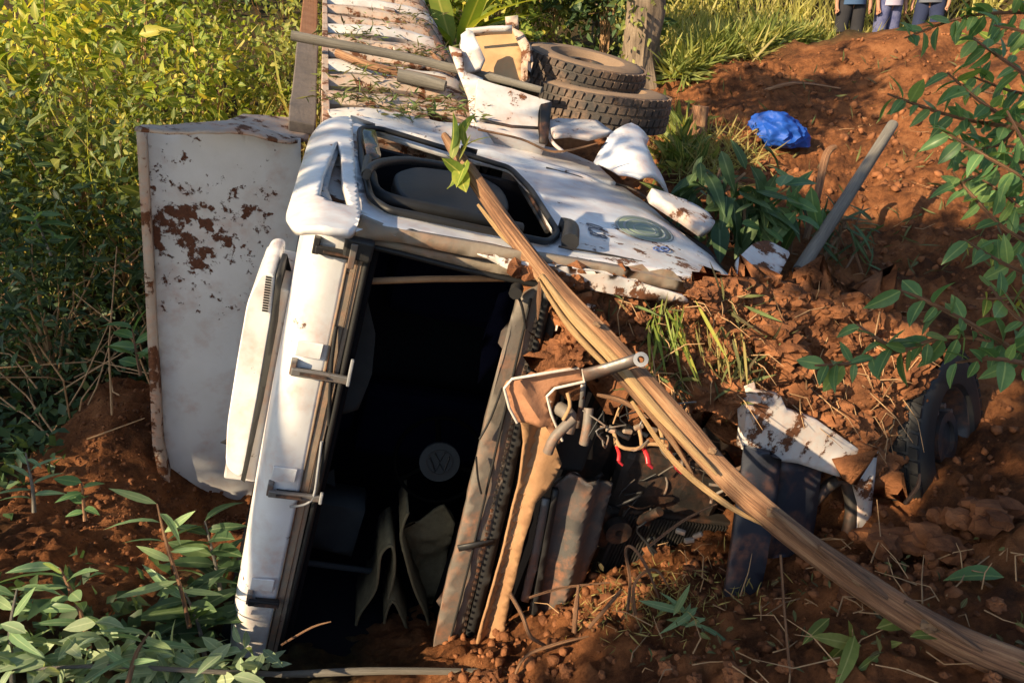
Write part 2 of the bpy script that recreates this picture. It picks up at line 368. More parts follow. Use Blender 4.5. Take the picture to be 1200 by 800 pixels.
def shrub(name, base, h, rad, ncl, per, size, m, label, cat='shrub', group=None, seed=0, crad=.16, shell=.45, lean=(0, 0), width=.33, stems=6):
    g = np.random.default_rng(seed); base = Vector(base)
    t = thing(name, base, label, cat, group)
    d = rand_dirs(ncl, g, .25); q = g.uniform(shell, 1, (ncl, 1)) ** .6
    cen = d * q * np.array([rad, rad, h * .5]) + np.array([base.x + lean[0], base.y + lean[1], base.z + h * .52])
    P, o, Nm, S = cluster_leaves(cen, crad, per, size, g, (base.x, base.y, base.z + h * .3))
    link('foliage', leaf_mesh('foliage', P, o, Nm, S * np.where(g.random(len(S)) < .1, 1.6, .85), width * g.choice([.6, .8, 1.]), .25, 2, g=g), m, t)
    bm = bmesh.new()
    for i in range(stems * 2):
        e = Vector(cen[i * ncl // (stems * 2)].tolist()); mid = base.lerp(e, .5) + Vector((g.normal() * .08, g.normal() * .08, .15 * h))
        pts = [base + Vector((g.normal() * .05, g.normal() * .05, -.1)), base.lerp(mid, .5) + Vector((0, 0, .1)), mid, e]
        add_tube(bm, pts, [.014, .011, .008, .004], 5)
    from_bm('stem', bm, root_m, t); return t

# ------------------------------------------------------------------ terrain
CP = [  # photo pixel + distance along the view -> ground points
 (100, 795, 3.3), (-150, 780, 3.2), (150, 680, 4.0), (240, 602, 5.1), (285, 608, 5.1), (200, 640, 4.5), (262, 660, 4.4), (60, 640, 4.2), (60, 520, 5.4), (120, 560, 4.75), (160, 525, 5.05), (300, 795, 3.62), (450, 798, 3.72),
 (600, 775, 3.5), (700, 790, 3.0), (720, 735, 3.3), (800, 700, 3.45), (860, 720, 3.2), (1000, 795, 2.52), (1180, 795, 2.35), (1190, 640, 2.9), (1060, 650, 3.25), (950, 660, 3.4), (1045, 610, 3.6),
 (1190, 450, 4.3), (1150, 560, 3.55), (1110, 390, 4.9), (1050, 300, 5.9), (1150, 180, 7.4), (930, 195, 7.3), (1000, 120, 8.8), (1100, 25, 10.2), (990, 40, 10.6), (1060, 35, 10.5), (800, 120, 9.0), (850, 235, 6.3), (960, 330, 5.0)]
pts = [W(*c) for c in CP] + [Vector(v) for v in (
 (-.6, 4.2, -.3), (.2, 4.6, -.3), (-.9, 6, .1), (.3, 6.5, .6), (-1, 9, 1.0), (1.3, 8, 1.6), (-.4, 3.2, -.25), (.5, 3.9, -.1), (-1.6, 3.9, -.05),
 (-4, 4, .2), (-6, 2, .6), (-4, 7, .5), (-8, 8, 1.2), (-4, 11, 1.7), (-8, 14, 3.2), (0, 13, 2.3), (3.5, 14.5, 3.2), (9, 13, 4.6), (9, 6, 3.2), (7, 2, 2.4), (2, 0, 1.15), (0, 0, 1.1), (-3, 0, .7), (0, -6, 1.5), (8, -6, 3), (-9, -6, 1.4),
 (0, 22, 4.5), (12, 24, 7), (-12, 24, 6), (0, 40, 9), (25, 30, 10), (-25, 30, 9), (25, 0, 7), (-25, 0, 3), (0, -30, 3), (25, -30, 5), (-25, -30, 3), (30, 60, 14), (-30, 60, 13), (2, 11, 2.5))] + [W(x_, 37, 11.4) - Vector((0, 0, .5)) for x_ in (960, 1000, 1040, 1090)]
XY = np.array([(p.x, p.y) for p in pts]); Z = np.array([p.z for p in pts])
NCP = len(XY); K = np.linalg.norm(XY[:, None] - XY[None], axis=2) + np.eye(NCP) * -0.02
Am = np.zeros((NCP + 3, NCP + 3)); Am[:NCP, :NCP] = K; Am[:NCP, NCP] = 1; Am[:NCP, NCP + 1:] = XY; Am[NCP, :NCP] = 1; Am[NCP + 1:, :NCP] = XY.T
SOL = np.linalg.solve(Am, np.concatenate([Z, np.zeros(3)]))
def gz(x, y):
    x = np.asarray(x, float); y = np.asarray(y, float); q = np.stack([x.ravel(), y.ravel()], 1)
    return (np.linalg.norm(q[:, None] - XY[None], axis=2) @ SOL[:NCP] + SOL[NCP] + q @ SOL[NCP + 1:]).reshape(x.shape)
def G(x, y, dz=0): return Vector((x, y, float(gz(x, y)) + dz))
def axis_pts(lo, a, b, hi, fine, ratio=1.13):
    m = list(np.arange(a, b, fine)); s = fine; x = b
    r = []
    while x < hi: r.append(x); s *= ratio; x += s
    l = []; s = fine; x = a - fine
    while x > lo: l.append(x); s *= ratio; x -= s
    return np.array(l[::-1] + m + r)
gx = axis_pts(-60, -2.9, 3.4, 60, .03, 1.06); gy = axis_pts(-40, 1.9, 5.6, 80, .03, 1.025)
XX, YY = np.meshgrid(gx, gy); ZZ = np.concatenate([gz(XX[i:i + 20], YY[i:i + 20]) for i in range(0, len(gy), 20)])
soil_mask = np.zeros_like(ZZ); V = []
def smooth01(v, a, b): t = min(1, max(0, (v - a) / (b - a))); return t * t * (3 - 2 * t)
for j in range(len(gy)):
    for i in range(len(gx)):
        x, y, z = XX[j, i], YY[j, i], ZZ[j, i]
        if -8 < x < 10 and 1.2 < y < 16 and abs(x) < .85 * y + 1:
            q = Vector((x, y, 0))
            h = .10 * noise.noise(q * 1.3) + .06 * noise.noise(q * 3.1) + .045 * abs(noise.noise(q * 7)) + .03 * abs(noise.noise(q * 15 + Vector((4, 0, 0))))
            e = smooth01(noise.noise(q * 2.2 + Vector((30, 0, 0))), .05, .4)
            h += (.3 + e) * .06 * abs(noise.noise(q * 20)) + .02 * noise.noise(q * 34)
            z += h
            s = smooth01(x + .35 * noise.noise(q * 2) + (.12 * (y - 4) if y > 3.9 else .9), .1, .5)                    # right bank is bare earth
            s = max(s, 1 - smooth01(math.hypot((x + 2.35), (y - 4.1) * .7) + .3 * noise.noise(q * 3), .75, 1.05))     # heap by the headboard
            s *= 1 - smooth01(y + .5 * noise.noise(q) - .10 * x, 10.4, 11.2)
            soil_mask[j, i] = s
            if s > .3 and 1.8 < y < 10 and abs(x) < .75 * y + .5: z += s * (.11 * crack(q + Vector((.1 * noise.noise(q * 5), .1 * noise.noise(q * 5 + Vector((7, 0, 0))), 0)), 4.) + .06 * crack(q, 11.))
            if s > .3 and 5.2 < y < 10.4: z += s * smooth01(y, 5.2, 6.2) * (.22 * crack(q + Vector((.2 * noise.noise(q * 2), .2 * noise.noise(q * 2 + Vector((7, 0, 0))), 0)), 1.5) + .14 * noise.noise(q * 1.1) - .06)
            if s > .5 and x < -1: z += .26 * (1 - smooth01(math.hypot(x + 2.85, (y - 4.7) * .9), .05, .75))
        V.append((x, y, z))
nxg = len(gx); Fq = [(j * nxg + i, j * nxg + i + 1, (j + 1) * nxg + i + 1, (j + 1) * nxg + i) for j in range(len(gy) - 1) for i in range(nxg - 1)]
HT = np.array([v[2] for v in V]).reshape(ZZ.shape)
def gh(x, y):
    '''height of the finished ground, bilinear'''
    x = np.asarray(x, float); y = np.asarray(y, float); i = np.clip(np.searchsorted(gx, x) - 1, 0, len(gx) - 2); j = np.clip(np.searchsorted(gy, y) - 1, 0, len(gy) - 2)
    a = (x - gx[i]) / (gx[i + 1] - gx[i]); b = (y - gy[j]) / (gy[j + 1] - gy[j])
    return (HT[j, i] * (1 - a) + HT[j, i + 1] * a) * (1 - b) + (HT[j + 1, i] * (1 - a) + HT[j + 1, i + 1] * a) * b
def on_ground(px, py):
    d = np.array(ray(px, py)); t = np.arange(1.5, 40, .03); q = np.array(CAM) + t[:, None] * d; k = np.nonzero(q[:, 2] < gh(q[:, 0], q[:, 1]))[0]
    return Vector(q[k[0]].tolist()) if len(k) else CAM + ray(px, py) * 12
me = bpy.data.meshes.new('ground'); me.from_pydata(V, [], Fq); me.update()
at = me.attributes.new('soil', 'FLOAT', 'POINT'); at.data.foreach_set('value', soil_mask.ravel().astype('f'))
gm = bpy.data.materials.new('earth'); gm.use_nodes = True; t = gm.node_tree; N = t.nodes; Lk = t.links; B = N['Principled BSDF']
tc = N.new('ShaderNodeTexCoord')
def gn(s, d=8, r=.6):
    q = N.new('ShaderNodeTexNoise'); q.inputs['Scale'].default_value = s; q.inputs['Detail'].default_value = d; q.inputs['Roughness'].default_value = r; Lk.new(tc.outputs['Object'], q.inputs[0]); return q.outputs[0]
def gr(f, stops):
    r = N.new('ShaderNodeValToRGB'); e = r.color_ramp.elements
    e[0].position, e[0].color = stops[0][0], (*stops[0][1], 1); e[1].position, e[1].color = stops[-1][0], (*stops[-1][1], 1)
    for p_, c_ in stops[1:-1]: k = e.new(p_); k.color = (*c_, 1)
    Lk.new(f, r.inputs[0]); return r.outputs[0]
red = gr(gn(2.6, 15, .78), [(.33, (.06, .028, .017)), (.44, (.14, .057, .026)), (.53, (.28, .11, .044)), (.66, (.40, .18, .078))])
lit = gr(gn(9), [(.3, (.03, .022, .012)), (.5, (.07, .05, .026)), (.7, (.10, .085, .035))])
mx = N.new('ShaderNodeMix'); mx.data_type = 'RGBA'; sa = N.new('ShaderNodeAttribute'); sa.attribute_name = 'soil'
Lk.new(sa.outputs['Fac'], mx.inputs[0]); Lk.new(lit, mx.inputs[6]); Lk.new(red, mx.inputs[7]); Lk.new(mx.outputs[2], B.inputs['Base Color'])
B.inputs['Roughness'].default_value = .95; B.inputs['Specular IOR Level'].default_value = .1
b1 = N.new('ShaderNodeBump'); b1.inputs['Strength'].default_value = 1.; b1.inputs['Distance'].default_value = .05; Lk.new(gn(22, 12, .78), b1.inputs['Height'])
b2 = N.new('ShaderNodeBump'); b2.inputs['Strength'].default_value = 1.; b2.inputs['Distance'].default_value = .012; Lk.new(gn(90, 8, .75), b2.inputs['Height']); Lk.new(b1.outputs[0], b2.inputs['Normal']); Lk.new(b2.outputs[0], B.inputs['Normal'])
ground = link('ground', me, gm, recenter=False, smooth=180); ground['kind'] = 'structure'; ORG[ground] = Vector((0, 0, 0))

# ------------------------------------------------------------------ the overturned truck
hub_m = mat('greasy_hub_metal', (.07, .072, .078), (.035, .033, .032), 8, .4, mud=.66, mudscale=9, bump=.2, metal=.4)
ink_m = mat('matt_black', (.003, .003, .003), (.003, .003, .003), 5, 1., bump=0, spec=0)
shield_m = mat('dark_shield', (.10, .095, .09), (.06, .055, .05), 5, .5, mud=.68, mudscale=16, bump=.2)
truck = thing('dump_truck', W(500, 785, 3.9), 'wrecked white dump truck lying on its side in red earth', 'truck')
def tc_of(fr, p): q = p - fr.o; return q.dot(fr.R), q.dot(fr.U), q.dot(fr.L)
# cab roof with its rounded front header
prof = [(.012, -.228), (.0, -.16), (.006, -.11), (.028, -.07), (.08, -.042), (.2, -.03), (.5, -.025), (1.0, -.025), (1.6, -.03)]
ls = [-.015, -.06, -.2, -.45, -.8, -1.2, -1.6, -2.0, -2.25, -2.36, -2.42]
V = []
for l in ls:
    e = max(0, (abs(l + 1.22) - 1.05)) * .12
    for r, u in prof: V.append(T(r + .012 * noise.noise(Vector((l * 2, u * 3, 1))), u - e - .012 * noise.noise(Vector((l * 3, r, 0))), l))
np_ = len(prof)
F_ = [(i * np_ + k, i * np_ + k + 1, (i + 1) * np_ + k + 1, (i + 1) * np_ + k) for i in range(len(ls) - 1) for k in range(np_ - 1)]
o = pydata('cab_roof', V, F_, white_clean, truck, smooth=180); s_ = o.modifiers.new('sub', 'SUBSURF'); s_.levels = s_.render_levels = 2; solid(o, .02, -1)
# flange and rubber round the windscreen opening
fl = fbox('windscreen_flange', T, (.008, .04), (-.285, -.222), (-2.4, -.1), flange_m, truck, .006, 6, .006)
tube('flange_seam', [T(.006, -.229, -.12), T(.004, -.231, -.8), T(.005, -.23, -1.6), T(.006, -.229, -2.4)], .003, dark_metal, fl)
tube('flange_seam', [T(.004, -.262, -.12), T(.003, -.265, -.8), T(.004, -.264, -1.6), T(.006, -.262, -2.4)], .002, dark_metal, fl)
tube('windscreen_rubber', [T(.012, -.297, -.1), T(.0, -.30, -.6), T(.0, -.303, -1.2), T(.01, -.30, -1.8), T(.02, -.29, -2.4)], .013, black_r, truck)
tube('loose_rubber', [T(-.005, -.235, -.45), T(-.012, -.245, -.6), T(-.01, -.265, -.75), T(0, -.29, -.92)], .008, black_r, truck)
tube('loose_cable', [T(-.01, -.275, -1.0), T(-.02, -.285, -1.15), T(-.03, -.29, -1.28), T(-.03, -.26, -1.33), T(-.02, -.2, -1.36)], .006, palegrey, truck)
# four torn sun-visor brackets on the header
for l, big in ((-.13, 2), (-.66, 1), (-1.28, 1), (-1.93, 0)):
    b = fbox('visor_bracket', T, (-.022, .015), (-.115, -.09), (l - .035, l + .03), black_p if big == 2 else grey_m, truck, .004)
    fbox('bracket_arm', T, (-.04, -.022), (-.32 if big == 1 else -.24, -.1), (l - .028, l + .006), grey_m if big == 1 else black_p, b, .005, 3, .008)
    fbox('bracket_web', T, (-.054, -.0), (-.24, -.13), (l - .012, l - .004), dark_metal, b, .002)
    fbox('bracket_plate', T, (-.012, -.002), (-.2, -.1), (l + .05, l + .12), white_clean, b, .004, 3, .006)
    if big == 1: fbox('bracket_clip', T, (-.05, -.03), (-.332, -.318), (l - .03, l + (.09 if l > -1 else .03)), palegrey, b, .004, 2, .006)
    if big == 2:
        fbox('bracket_housing', T, (-.05, .0), (-.31, -.2), (l - .02, l + .06), black_p, b, .01, 3, .01)
        fbox('bracket_clip', T, (-.06, -.05), (-.25, -.225), (l - .05, l + .05), grey_m, b, .003)
# raised roof hatch
ph = T.pl(0, .34)
h_ = prism('roof_hatch', rounded([(306, 320), (323, 321), (318, 372), (302, 465), (284, 562), (264, 548), (266, 498), (279, 415), (290, 352)], 12), ph, .45, white_clean, truck, .02)
fbox('hatch_sun_block', T, (.36, .84), (-.03, .12), (-1.55, -.5), white_old, h_, .01)  # added to close the gap where sun slipped through onto the headboard
sheet('hatch_seal', [(324, 321), (330, 322), (325, 380), (308, 470), (287, 565), (282, 562), (302, 466), (318, 372)], T.pl(0, .33), black_r, h_, thick=.25)
bm = bmesh.new()
for k in range(14):
    p = hit(315 - k * .35, 325 + k * 3, T.pl(0, .33)); add_box(bm, p, T.R * .004, T.U * .012, T.L * .003)
from_bm('hatch_vent', bm, black_r, h_)
# cab corner fairing with the long slot
def fb(p):
    r, u, l = tc_of(T, p); v = max(0, u + .12); return -(v ** 2) * 3.2 - .012 * abs(noise.noise(p * 3))
sheet('corner_fairing', rounded([(337, 236), (352, 188), (366, 143), (378, 135), (413, 136), (414, 160), (418, 215), (424, 246), (417, 271), (384, 266), (346, 255)], 9), T.pl(2, .042), white_clean, truck,
      holes=[rounded([(374, 226), (379, 202), (396, 164), (400, 176), (402, 212), (411, 240), (385, 234)], 3)], bulge=fb, thick=.03, step=.02)
sheet('slot_trim', [(374, 226), (379, 202), (396, 164), (399, 172), (389, 200), (384, 222), (389, 234), (382, 233)], T.pl(2, .012), palegrey, truck, thick=.02, step=.03)
sheet('fairing_backing', [(374, 228), (396, 160), (404, 176), (414, 242)], T.pl(2, -.045), white_mud, truck, thick=.01)
# door with window opening
hole = rounded([(421, 150), (446, 151), (598, 197), (622, 222), (655, 274), (642, 284), (560, 268), (455, 246), (434, 232), (424, 190)], 7)
door_px = [(414, 141), (440, 147), (560, 178), (640, 196), (690, 209), (735, 217), (762, 232), (800, 258), (838, 288), (860, 316), (867, 333), (790, 326), (740, 314), (650, 299), (545, 281), (450, 263), (424, 250), (418, 225), (414, 170)]
def db(p):
    r, u, l = tc_of(T, p); return .012 * math.sin(3 * u) + .02 * noise.noise(p * 2.1) - .05 * max(0, -u - 1.75) ** 2 * 6
door_m = mat('door_paint', (.78, .79, .80), (.70, .71, .72), 3, .28, mud=.64, mudscale=9, bump=.05, bscale=6, spot=((.62, -.62, -.2), .9, .13))
door = sheet('door', door_px, T.pl(2, .0), door_m, truck, holes=[hole], bulge=db, thick=.035, step=.045, rough=.006)
sheet('rear_pillar', [(411, 135), (520, 149), (610, 165), (660, 176), (700, 192), (722, 214), (690, 207), (640, 193), (560, 175), (440, 145)], T.pl(2, .03), white, truck, thick=.05, step=.05, rough=.005)
tube('door_seam', [hit(x, y, T.pl(2, .012)) for x, y in ((640, 197), (690, 210), (735, 219), (760, 233))], .008, dark_metal, door)
tube('door_seam', [hit(x, y, T.pl(2, .012)) for x, y in ((655, 289), (720, 300), (790, 316), (850, 328))], .005, dark_metal, door)
tube('window_rubber', [hit(x, y, T.pl(2, .012)) for x, y in hole + hole[:2]], .016, black_r, door, sides=8, sm=1)
for off, rr in ((.0, .014), (.05, .012), (.1, .012)):
    tube('window_channel', [hit(600, 196 + off * 60, T.pl(2, -.02 - off * .4)), hit(622 - off * 60, 224 + off * 40, T.pl(2, -.02 - off * .4)), hit(650 - off * 90, 268 + off * 30, T.pl(2, -.02 - off * .4))], rr, black_r if off != .05 else dark_metal, door)
sheet('mirror_glass', rounded([(425, 151), (440, 152), (447, 184), (431, 187)], 3), plane3((425, 151, 3.85), (440, 152, 3.9), (431, 187, 3.55)), glass_m, truck, thick=.02)
tube('mirror_arm', [T.at(2, .03, 431, 186), T.at(2, .07, 429, 205), T.at(2, .08, 440, 193), T.at(2, .06, 480, 188), T.at(2, .02, 540, 198)], .02, black_p, truck)
tube('window_sill_rail', [T.at(2, .0, 434, 205), T.at(2, -.02, 440, 225), T.at(2, -.02, 470, 238), T.at(2, -.02, 545, 254), T.at(2, -.04, 610, 268)], .03, black_r, truck)
# black mirror housing seen through the window
def mb(p):
    r, u, l = tc_of(T, p); return .0
mh = prism('wing_mirror', rounded([(460, 202), (485, 194), (560, 203), (592, 222), (600, 246), (560, 252), (480, 236), (464, 222)], 14), T.pl(2, -.06), .09, black_r, truck, .02)
kn = tube('mirror_bracket', [T.at(2, .03, 655, 262), T.at(2, .03, 668, 268), T.at(2, .03, 668, 284)], [.03, .042, .04], black_p, truck)
# marks on the door
def mark(name, poly, m, l=.05): return sheet(name, poly, T.pl(2, l), m, door, thick=.002, step=.2, bulge=db)
def ell(cx, cy, a, b, ang, n=40): return [(cx + a * math.cos(t) * math.cos(ang) - b * math.sin(t) * math.sin(ang), cy + a * math.cos(t) * math.sin(ang) + b * math.sin(t) * math.cos(ang)) for t in [2 * math.pi * k / n for k in range(n)]]
for k, (q, m) in enumerate(((1, greyink), (.9, green_m), (.74, greyink), (.6, green_m), (.4, greyink), (.26, green_m))):
    a, b = 36 * q, 10.5 * q
    if k < 5: sheet('door_emblem', ell(755, 270.5, a, b, .26), T.pl(2, .006 + .0006 * k), m, door, holes=[ell(755, 270.5, a * .88, b * .88, .26)] if k % 2 == 0 else [], thick=.001, step=.04, bulge=db)
def text(body, px, py, dxp, dyp, size, m, l):
    """lettering lying on the door: baseline along a pixel direction"""
    cu = bpy.data.curves.new('lettering', 'FONT'); cu.body = body; cu.size = size; cu.align_x = 'CENTER'; cu.align_y = 'CENTER'; cu.extrude = .001
    tmp = bpy.data.objects.new('tmp', cu); COL.objects.link(tmp); bpy.context.view_layer.update()
    me = bpy.data.meshes.new_from_object(tmp.evaluated_get(bpy.context.evaluated_depsgraph_get())); bpy.data.objects.remove(tmp)
    pl = T.pl(2, l); c = hit(px, py, pl); c = c + pl[1] * db(c); ex = (hit(px + dxp, py + dyp, pl) - hit(px, py, pl)).normalized(); ey = T.L.cross(ex)
    for v in me.vertices: q = v.co.copy(); v.co = c + ex * q.x + ey * q.y + T.L * (q.z + .001)
    me.update(); o = link('lettering', me, m, door); return o
text('8', 774, 293, 20, 3.2, .17, blueink, .005) if False else None
sheet('number_ring', ell(769.5, 293, 5.4, 3.4, .05, 20), T.pl(2, .006), blueink, door, holes=[ell(769.5, 293, 3.2, 1.5, .05, 20)], thick=.001, step=.05, bulge=db)
sheet('number_ring', ell(778.5, 292.6, 6.4, 3.9, .05, 20), T.pl(2, .0065), blueink, door, holes=[ell(778.5, 292.6, 4.0, 1.8, .05, 20)], thick=.001, step=.05, bulge=db)
text('0C8', 698, 270, 9, 20, .13, darkink, .006)
# door front edge: bent flange strips along the top of the windscreen opening
pf = T.pl(0, -.005)
sheet('door_jamb', [(414, 266), (424, 254), (450, 266), (545, 284), (650, 302), (740, 317), (800, 330), (802, 342), (740, 332), (640, 316), (545, 300), (470, 284), (416, 279)], pf, flange_m, truck, thick=.04, rough=.012, step=.04)
sheet('jamb_lip', [(416, 277), (470, 286), (545, 302), (640, 319), (740, 336), (800, 348), (798, 357), (735, 347), (640, 331), (545, 313), (470, 294), (416, 284)], T.pl(0, .03), flange_m, truck, thick=.03, rough=.012, step=.04)
tube('jamb_rubber', [T.at(0, .03, 418, 285), T.at(0, .03, 470, 297), T.at(0, .03, 545, 316), T.at(0, .03, 635, 335)], .012, black_r, truck)
sheet('sill_panel', [(560, 300), (700, 318), (800, 346), (812, 356), (760, 352), (690, 340), (600, 318)], T.pl(0, -.045), white_mud, truck, thick=.012, rough=.03, step=.035)
# cab interior
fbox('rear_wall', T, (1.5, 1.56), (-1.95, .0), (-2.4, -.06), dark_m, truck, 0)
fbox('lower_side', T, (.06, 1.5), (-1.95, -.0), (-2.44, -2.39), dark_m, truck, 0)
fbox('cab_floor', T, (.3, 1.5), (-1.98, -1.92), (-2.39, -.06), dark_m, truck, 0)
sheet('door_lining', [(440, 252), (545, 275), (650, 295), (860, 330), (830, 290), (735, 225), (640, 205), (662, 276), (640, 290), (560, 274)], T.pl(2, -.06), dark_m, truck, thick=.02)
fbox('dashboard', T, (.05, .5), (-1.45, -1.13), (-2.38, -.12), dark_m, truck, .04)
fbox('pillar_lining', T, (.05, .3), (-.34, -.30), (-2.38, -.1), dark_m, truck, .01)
for l in (-.65, -1.65):
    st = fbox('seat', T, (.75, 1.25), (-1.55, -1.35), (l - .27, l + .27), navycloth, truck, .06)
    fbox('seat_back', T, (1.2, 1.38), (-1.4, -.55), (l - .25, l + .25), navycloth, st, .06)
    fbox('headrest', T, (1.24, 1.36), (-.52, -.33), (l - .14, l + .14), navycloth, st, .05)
tube('grab_bar', [T.at(0, .12, 418, 330), T.at(0, .12, 500, 327), T.at(0, .14, 605, 326)], .014, tan_m, truck, sm=1)
tube('interior_rail', [T.at(0, .5, 360, 659), T.at(0, .5, 445, 670)], .018, murk_m, truck, sm=1)
sheet('storage_box', [(368, 588), (428, 598), (412, 652), (360, 640)], T.pl(0, .55), murk_m, truck, thick=.2)
sheet('curtain', [(402, 300), (420, 300), (440, 395), (436, 440), (420, 480), (390, 486), (388, 440)], T.pl(0, .28), murk_m, truck, thick=.01, rough=.04, step=.04)
sheet('door_trim_panel', [(585, 345), (600, 340), (585, 420), (560, 450), (566, 400)], T.pl(0, .3), navycloth, truck, thick=.01)
# steering wheel with hub emblem
sc = T.at(0, .42, 515, 540); ax = (CAM - sc).normalized() * .6 - T.R * .8; ax.normalize(); a_, b_ = ring_basis(ax)
bm = bmesh.new(); rg = [sc + (a_ * math.cos(t) + b_ * math.sin(t)) * .23 - ax * .02 for t in [2 * math.pi * k / 32 for k in range(33)]]
add_tube(bm, rg, .011, 8, False)
for t in (.4, 2.7, 4.7): add_tube(bm, [sc - ax * .03, sc + (a_ * math.cos(t) + b_ * math.sin(t)) * .23 - ax * .02], .016, 6)
sw = from_bm('steering_wheel', bm, ink_m, truck, smooth=60)
def disc(name, c, ax, r0, r1, h, m, parent, n=32):
    a, b = ring_basis(ax); V, Fc = [], []
    for z in (0, h):
        for r in (r0, r1):
            V += [c + ax * z + (a * math.cos(2 * math.pi * k / n) + b * math.sin(2 * math.pi * k / n)) * r for k in range(n)]
    for k in range(n):
        q = (k + 1) % n
        Fc += [(n + k, n + q, 3 * n + q, 3 * n + k), (2 * n + k, 2 * n + q, 3 * n + q, 3 * n + k), (k, q, 2 * n + q, 2 * n + k)]
    return pydata(name, V, Fc, m, parent, smooth=40)
hub = disc('hub', sc, ax, .001, .105, .02, murk_m, sw)
disc('emblem_ring', sc + ax * .021, ax, .062, .07, .004, black_p, sw)
bm = bmesh.new(); uu = up - ax * up.dot(ax); uu.normalize(); vv = uu.cross(ax)
for Pth in ([(-.025, .055), (0, .005), (.025, .055)], [(-.05, .03), (-.022, -.05), (0, -.005), (.022, -.05), (.05, .03)]):
    add_tube(bm, [sc + ax * .024 + vv * x + uu * y for x, y in Pth], .005, 5)
from_bm('emblem', bm, black_p, sw)
# cowl and everything along the lower windscreen edge
cow = T.pl(0, .0)
cp_ = sheet('cowl_panel', [(607, 352), (634, 334), (642, 340), (612, 470), (580, 610), (549, 720), (533, 795), (500, 795), (520, 700), (545, 600), (575, 470)], cow, cowl_m, truck, thick=.04, rough=.01, step=.05)
tube('cowl_seam', [T.at(0, -.012, 622, 350), T.at(0, -.012, 592, 480), T.at(0, -.012, 555, 640), T.at(0, -.012, 517, 792)], .006, black_r, cp_)
strip('windscreen_lower_rubber', [(644, 338), (622, 440), (590, 590), (556, 730), (540, 795)], [9, 10, 11, 12, 12], T.pl(0, -.012), black_r, truck, .03)
bm = bmesh.new()
for k in range(60):
    t = k / 60; x = 638 + (540 - 638) * t - 6; y = 360 + 420 * t; add_box(bm, T.at(0, -.02, x, y), T.R * .006, T.U * .006, T.L * .007)
from_bm('rubber_clips', bm, dark_metal, truck, kind='stuff')
sheet('wiper_tray', [(648, 336), (664, 342), (655, 400), (635, 500), (605, 620), (572, 760), (562, 795), (545, 795), (568, 720), (600, 590), (630, 440)], T.pl(0, .015), black_p, truck, thick=.05, rough=.012)
tube('wiper_arm', [T.at(0, -.03, 601, 350), T.at(0, -.03, 606, 346), T.at(0, -.04, 612, 360), T.at(0, -.03, 616, 385)], .006, black_r, truck)
tube('wiper_pivot', [T.at(0, -.02, 606, 338), T.at(0, -.06, 604, 344)], .028, black_p, truck)
sheet('wiper_blade', [(536, 640), (578, 632), (580, 637), (538, 646)], T.pl(0, -.03), black_p, truck, thick=.01)
tube('torn_wire', [T.at(0, -.03, 588, 455), T.at(0, -.03, 575, 490), T.at(0, -.035, 562, 514)], .005, black_r, truck)
tube('torn_wire', [T.at(0, -.03, 558, 535), T.at(0, -.035, 560, 560), T.at(0, -.03, 564, 578)], .005, black_r, truck)
sheet('cowl_corner', [(655, 366), (676, 352), (700, 360), (690, 392), (668, 412), (655, 470), (640, 505), (634, 500), (648, 430)], T.pl(0, -.02), white_mud, truck, thick=.02, rough=.02, holes=[rounded([(664, 374), (680, 366), (676, 385), (662, 400)], 4)])
tp = T.pl(0, -.1)
def fold(x0, y0, x1, y1, pl, h, w):
    a, b = hit(x0, y0, pl), hit(x1, y1, pl); d = (b - a).normalized()
    def f(p): q = (p - a) - d * (p - a).dot(d); return h * math.exp(-(q.length / w) ** 2)
    return f
sheet('torn_trim', [(610, 492), (640, 497), (648, 515), (659, 545), (645, 572), (628, 590), (612, 640), (598, 700), (588, 760), (592, 785), (576, 798), (546, 798), (562, 745), (590, 650), (610, 570), (615, 520)], tp, tan_m, truck, thick=.012, rough=.012, step=.03, bulge=fold(632, 510, 562, 790, tp, -.045, .03))
sheet('grey_shield', [(650, 570), (668, 555), (718, 566), (700, 640), (680, 690), (655, 725), (622, 735), (634, 650)], T.pl(0, -.02), shield_m, truck, thick=.02, rough=.012, step=.025, bulge=fold(690, 560, 650, 730, T.pl(0, -.02), .06, .05))
strip('shield_rib', [(640, 585), (628, 650), (615, 705)], 9, T.pl(0, -.05), grey_m, truck, .02)
strip('bracket_strap', [(652, 575), (640, 640), (630, 700), (626, 735)], 7, T.pl(0, -.06), black_p, truck, .03)
# broken fibreglass corner
p_f = T.pl(0, -.22)
fc_px = [(591, 455), (600, 444), (640, 437), (682, 430), (685, 447), (650, 455), (641, 464), (646, 485), (659, 516), (654, 519), (640, 497), (606, 495), (597, 478)]
fcn = sheet('bumper_corner', fc_px, p_f, fibre_m, truck, thick=.014, step=.025, rough=.012, bulge=fold(620, 470, 632, 495, p_f, .03, .03))
tube('torn_edge', [hit(x, y, T.pl(0, -.235)) for x, y in fc_px[:5]] , .006, edge_m, fcn, sm=1)
tube('torn_edge', [hit(x, y, T.pl(0, -.235)) for x, y in ((685, 447), (650, 455), (641, 464), (646, 485), (659, 516))], .006, edge_m, fcn, sm=1)
tube('torn_edge', [hit(x, y, T.pl(0, -.235)) for x, y in ((591, 455), (597, 478), (606, 495))], .006, edge_m, fcn, sm=1)
arm = strip('step_arm', [(684, 441), (710, 434), (748, 422)], [13, 12, 12], plane3((684, 441, 2.66), (748, 422, 2.55), (690, 470, 2.72)), grey_m, truck, .014)
disc('arm_eye', W(751, 421, 2.54), (CAM - W(751, 421, 2.54)).normalized(), .012, .026, .02, palegrey, arm, 16)
strip('hanging_strap', [(684, 448), (682, 475), (678, 502)], 6, T.pl(0, -.2), grey_m, truck, .012)
tube('coolant_pipe', [W(665, 460, 2.95), W(668, 476, 2.95), W(660, 492, 2.96)], .008, root_m, truck)
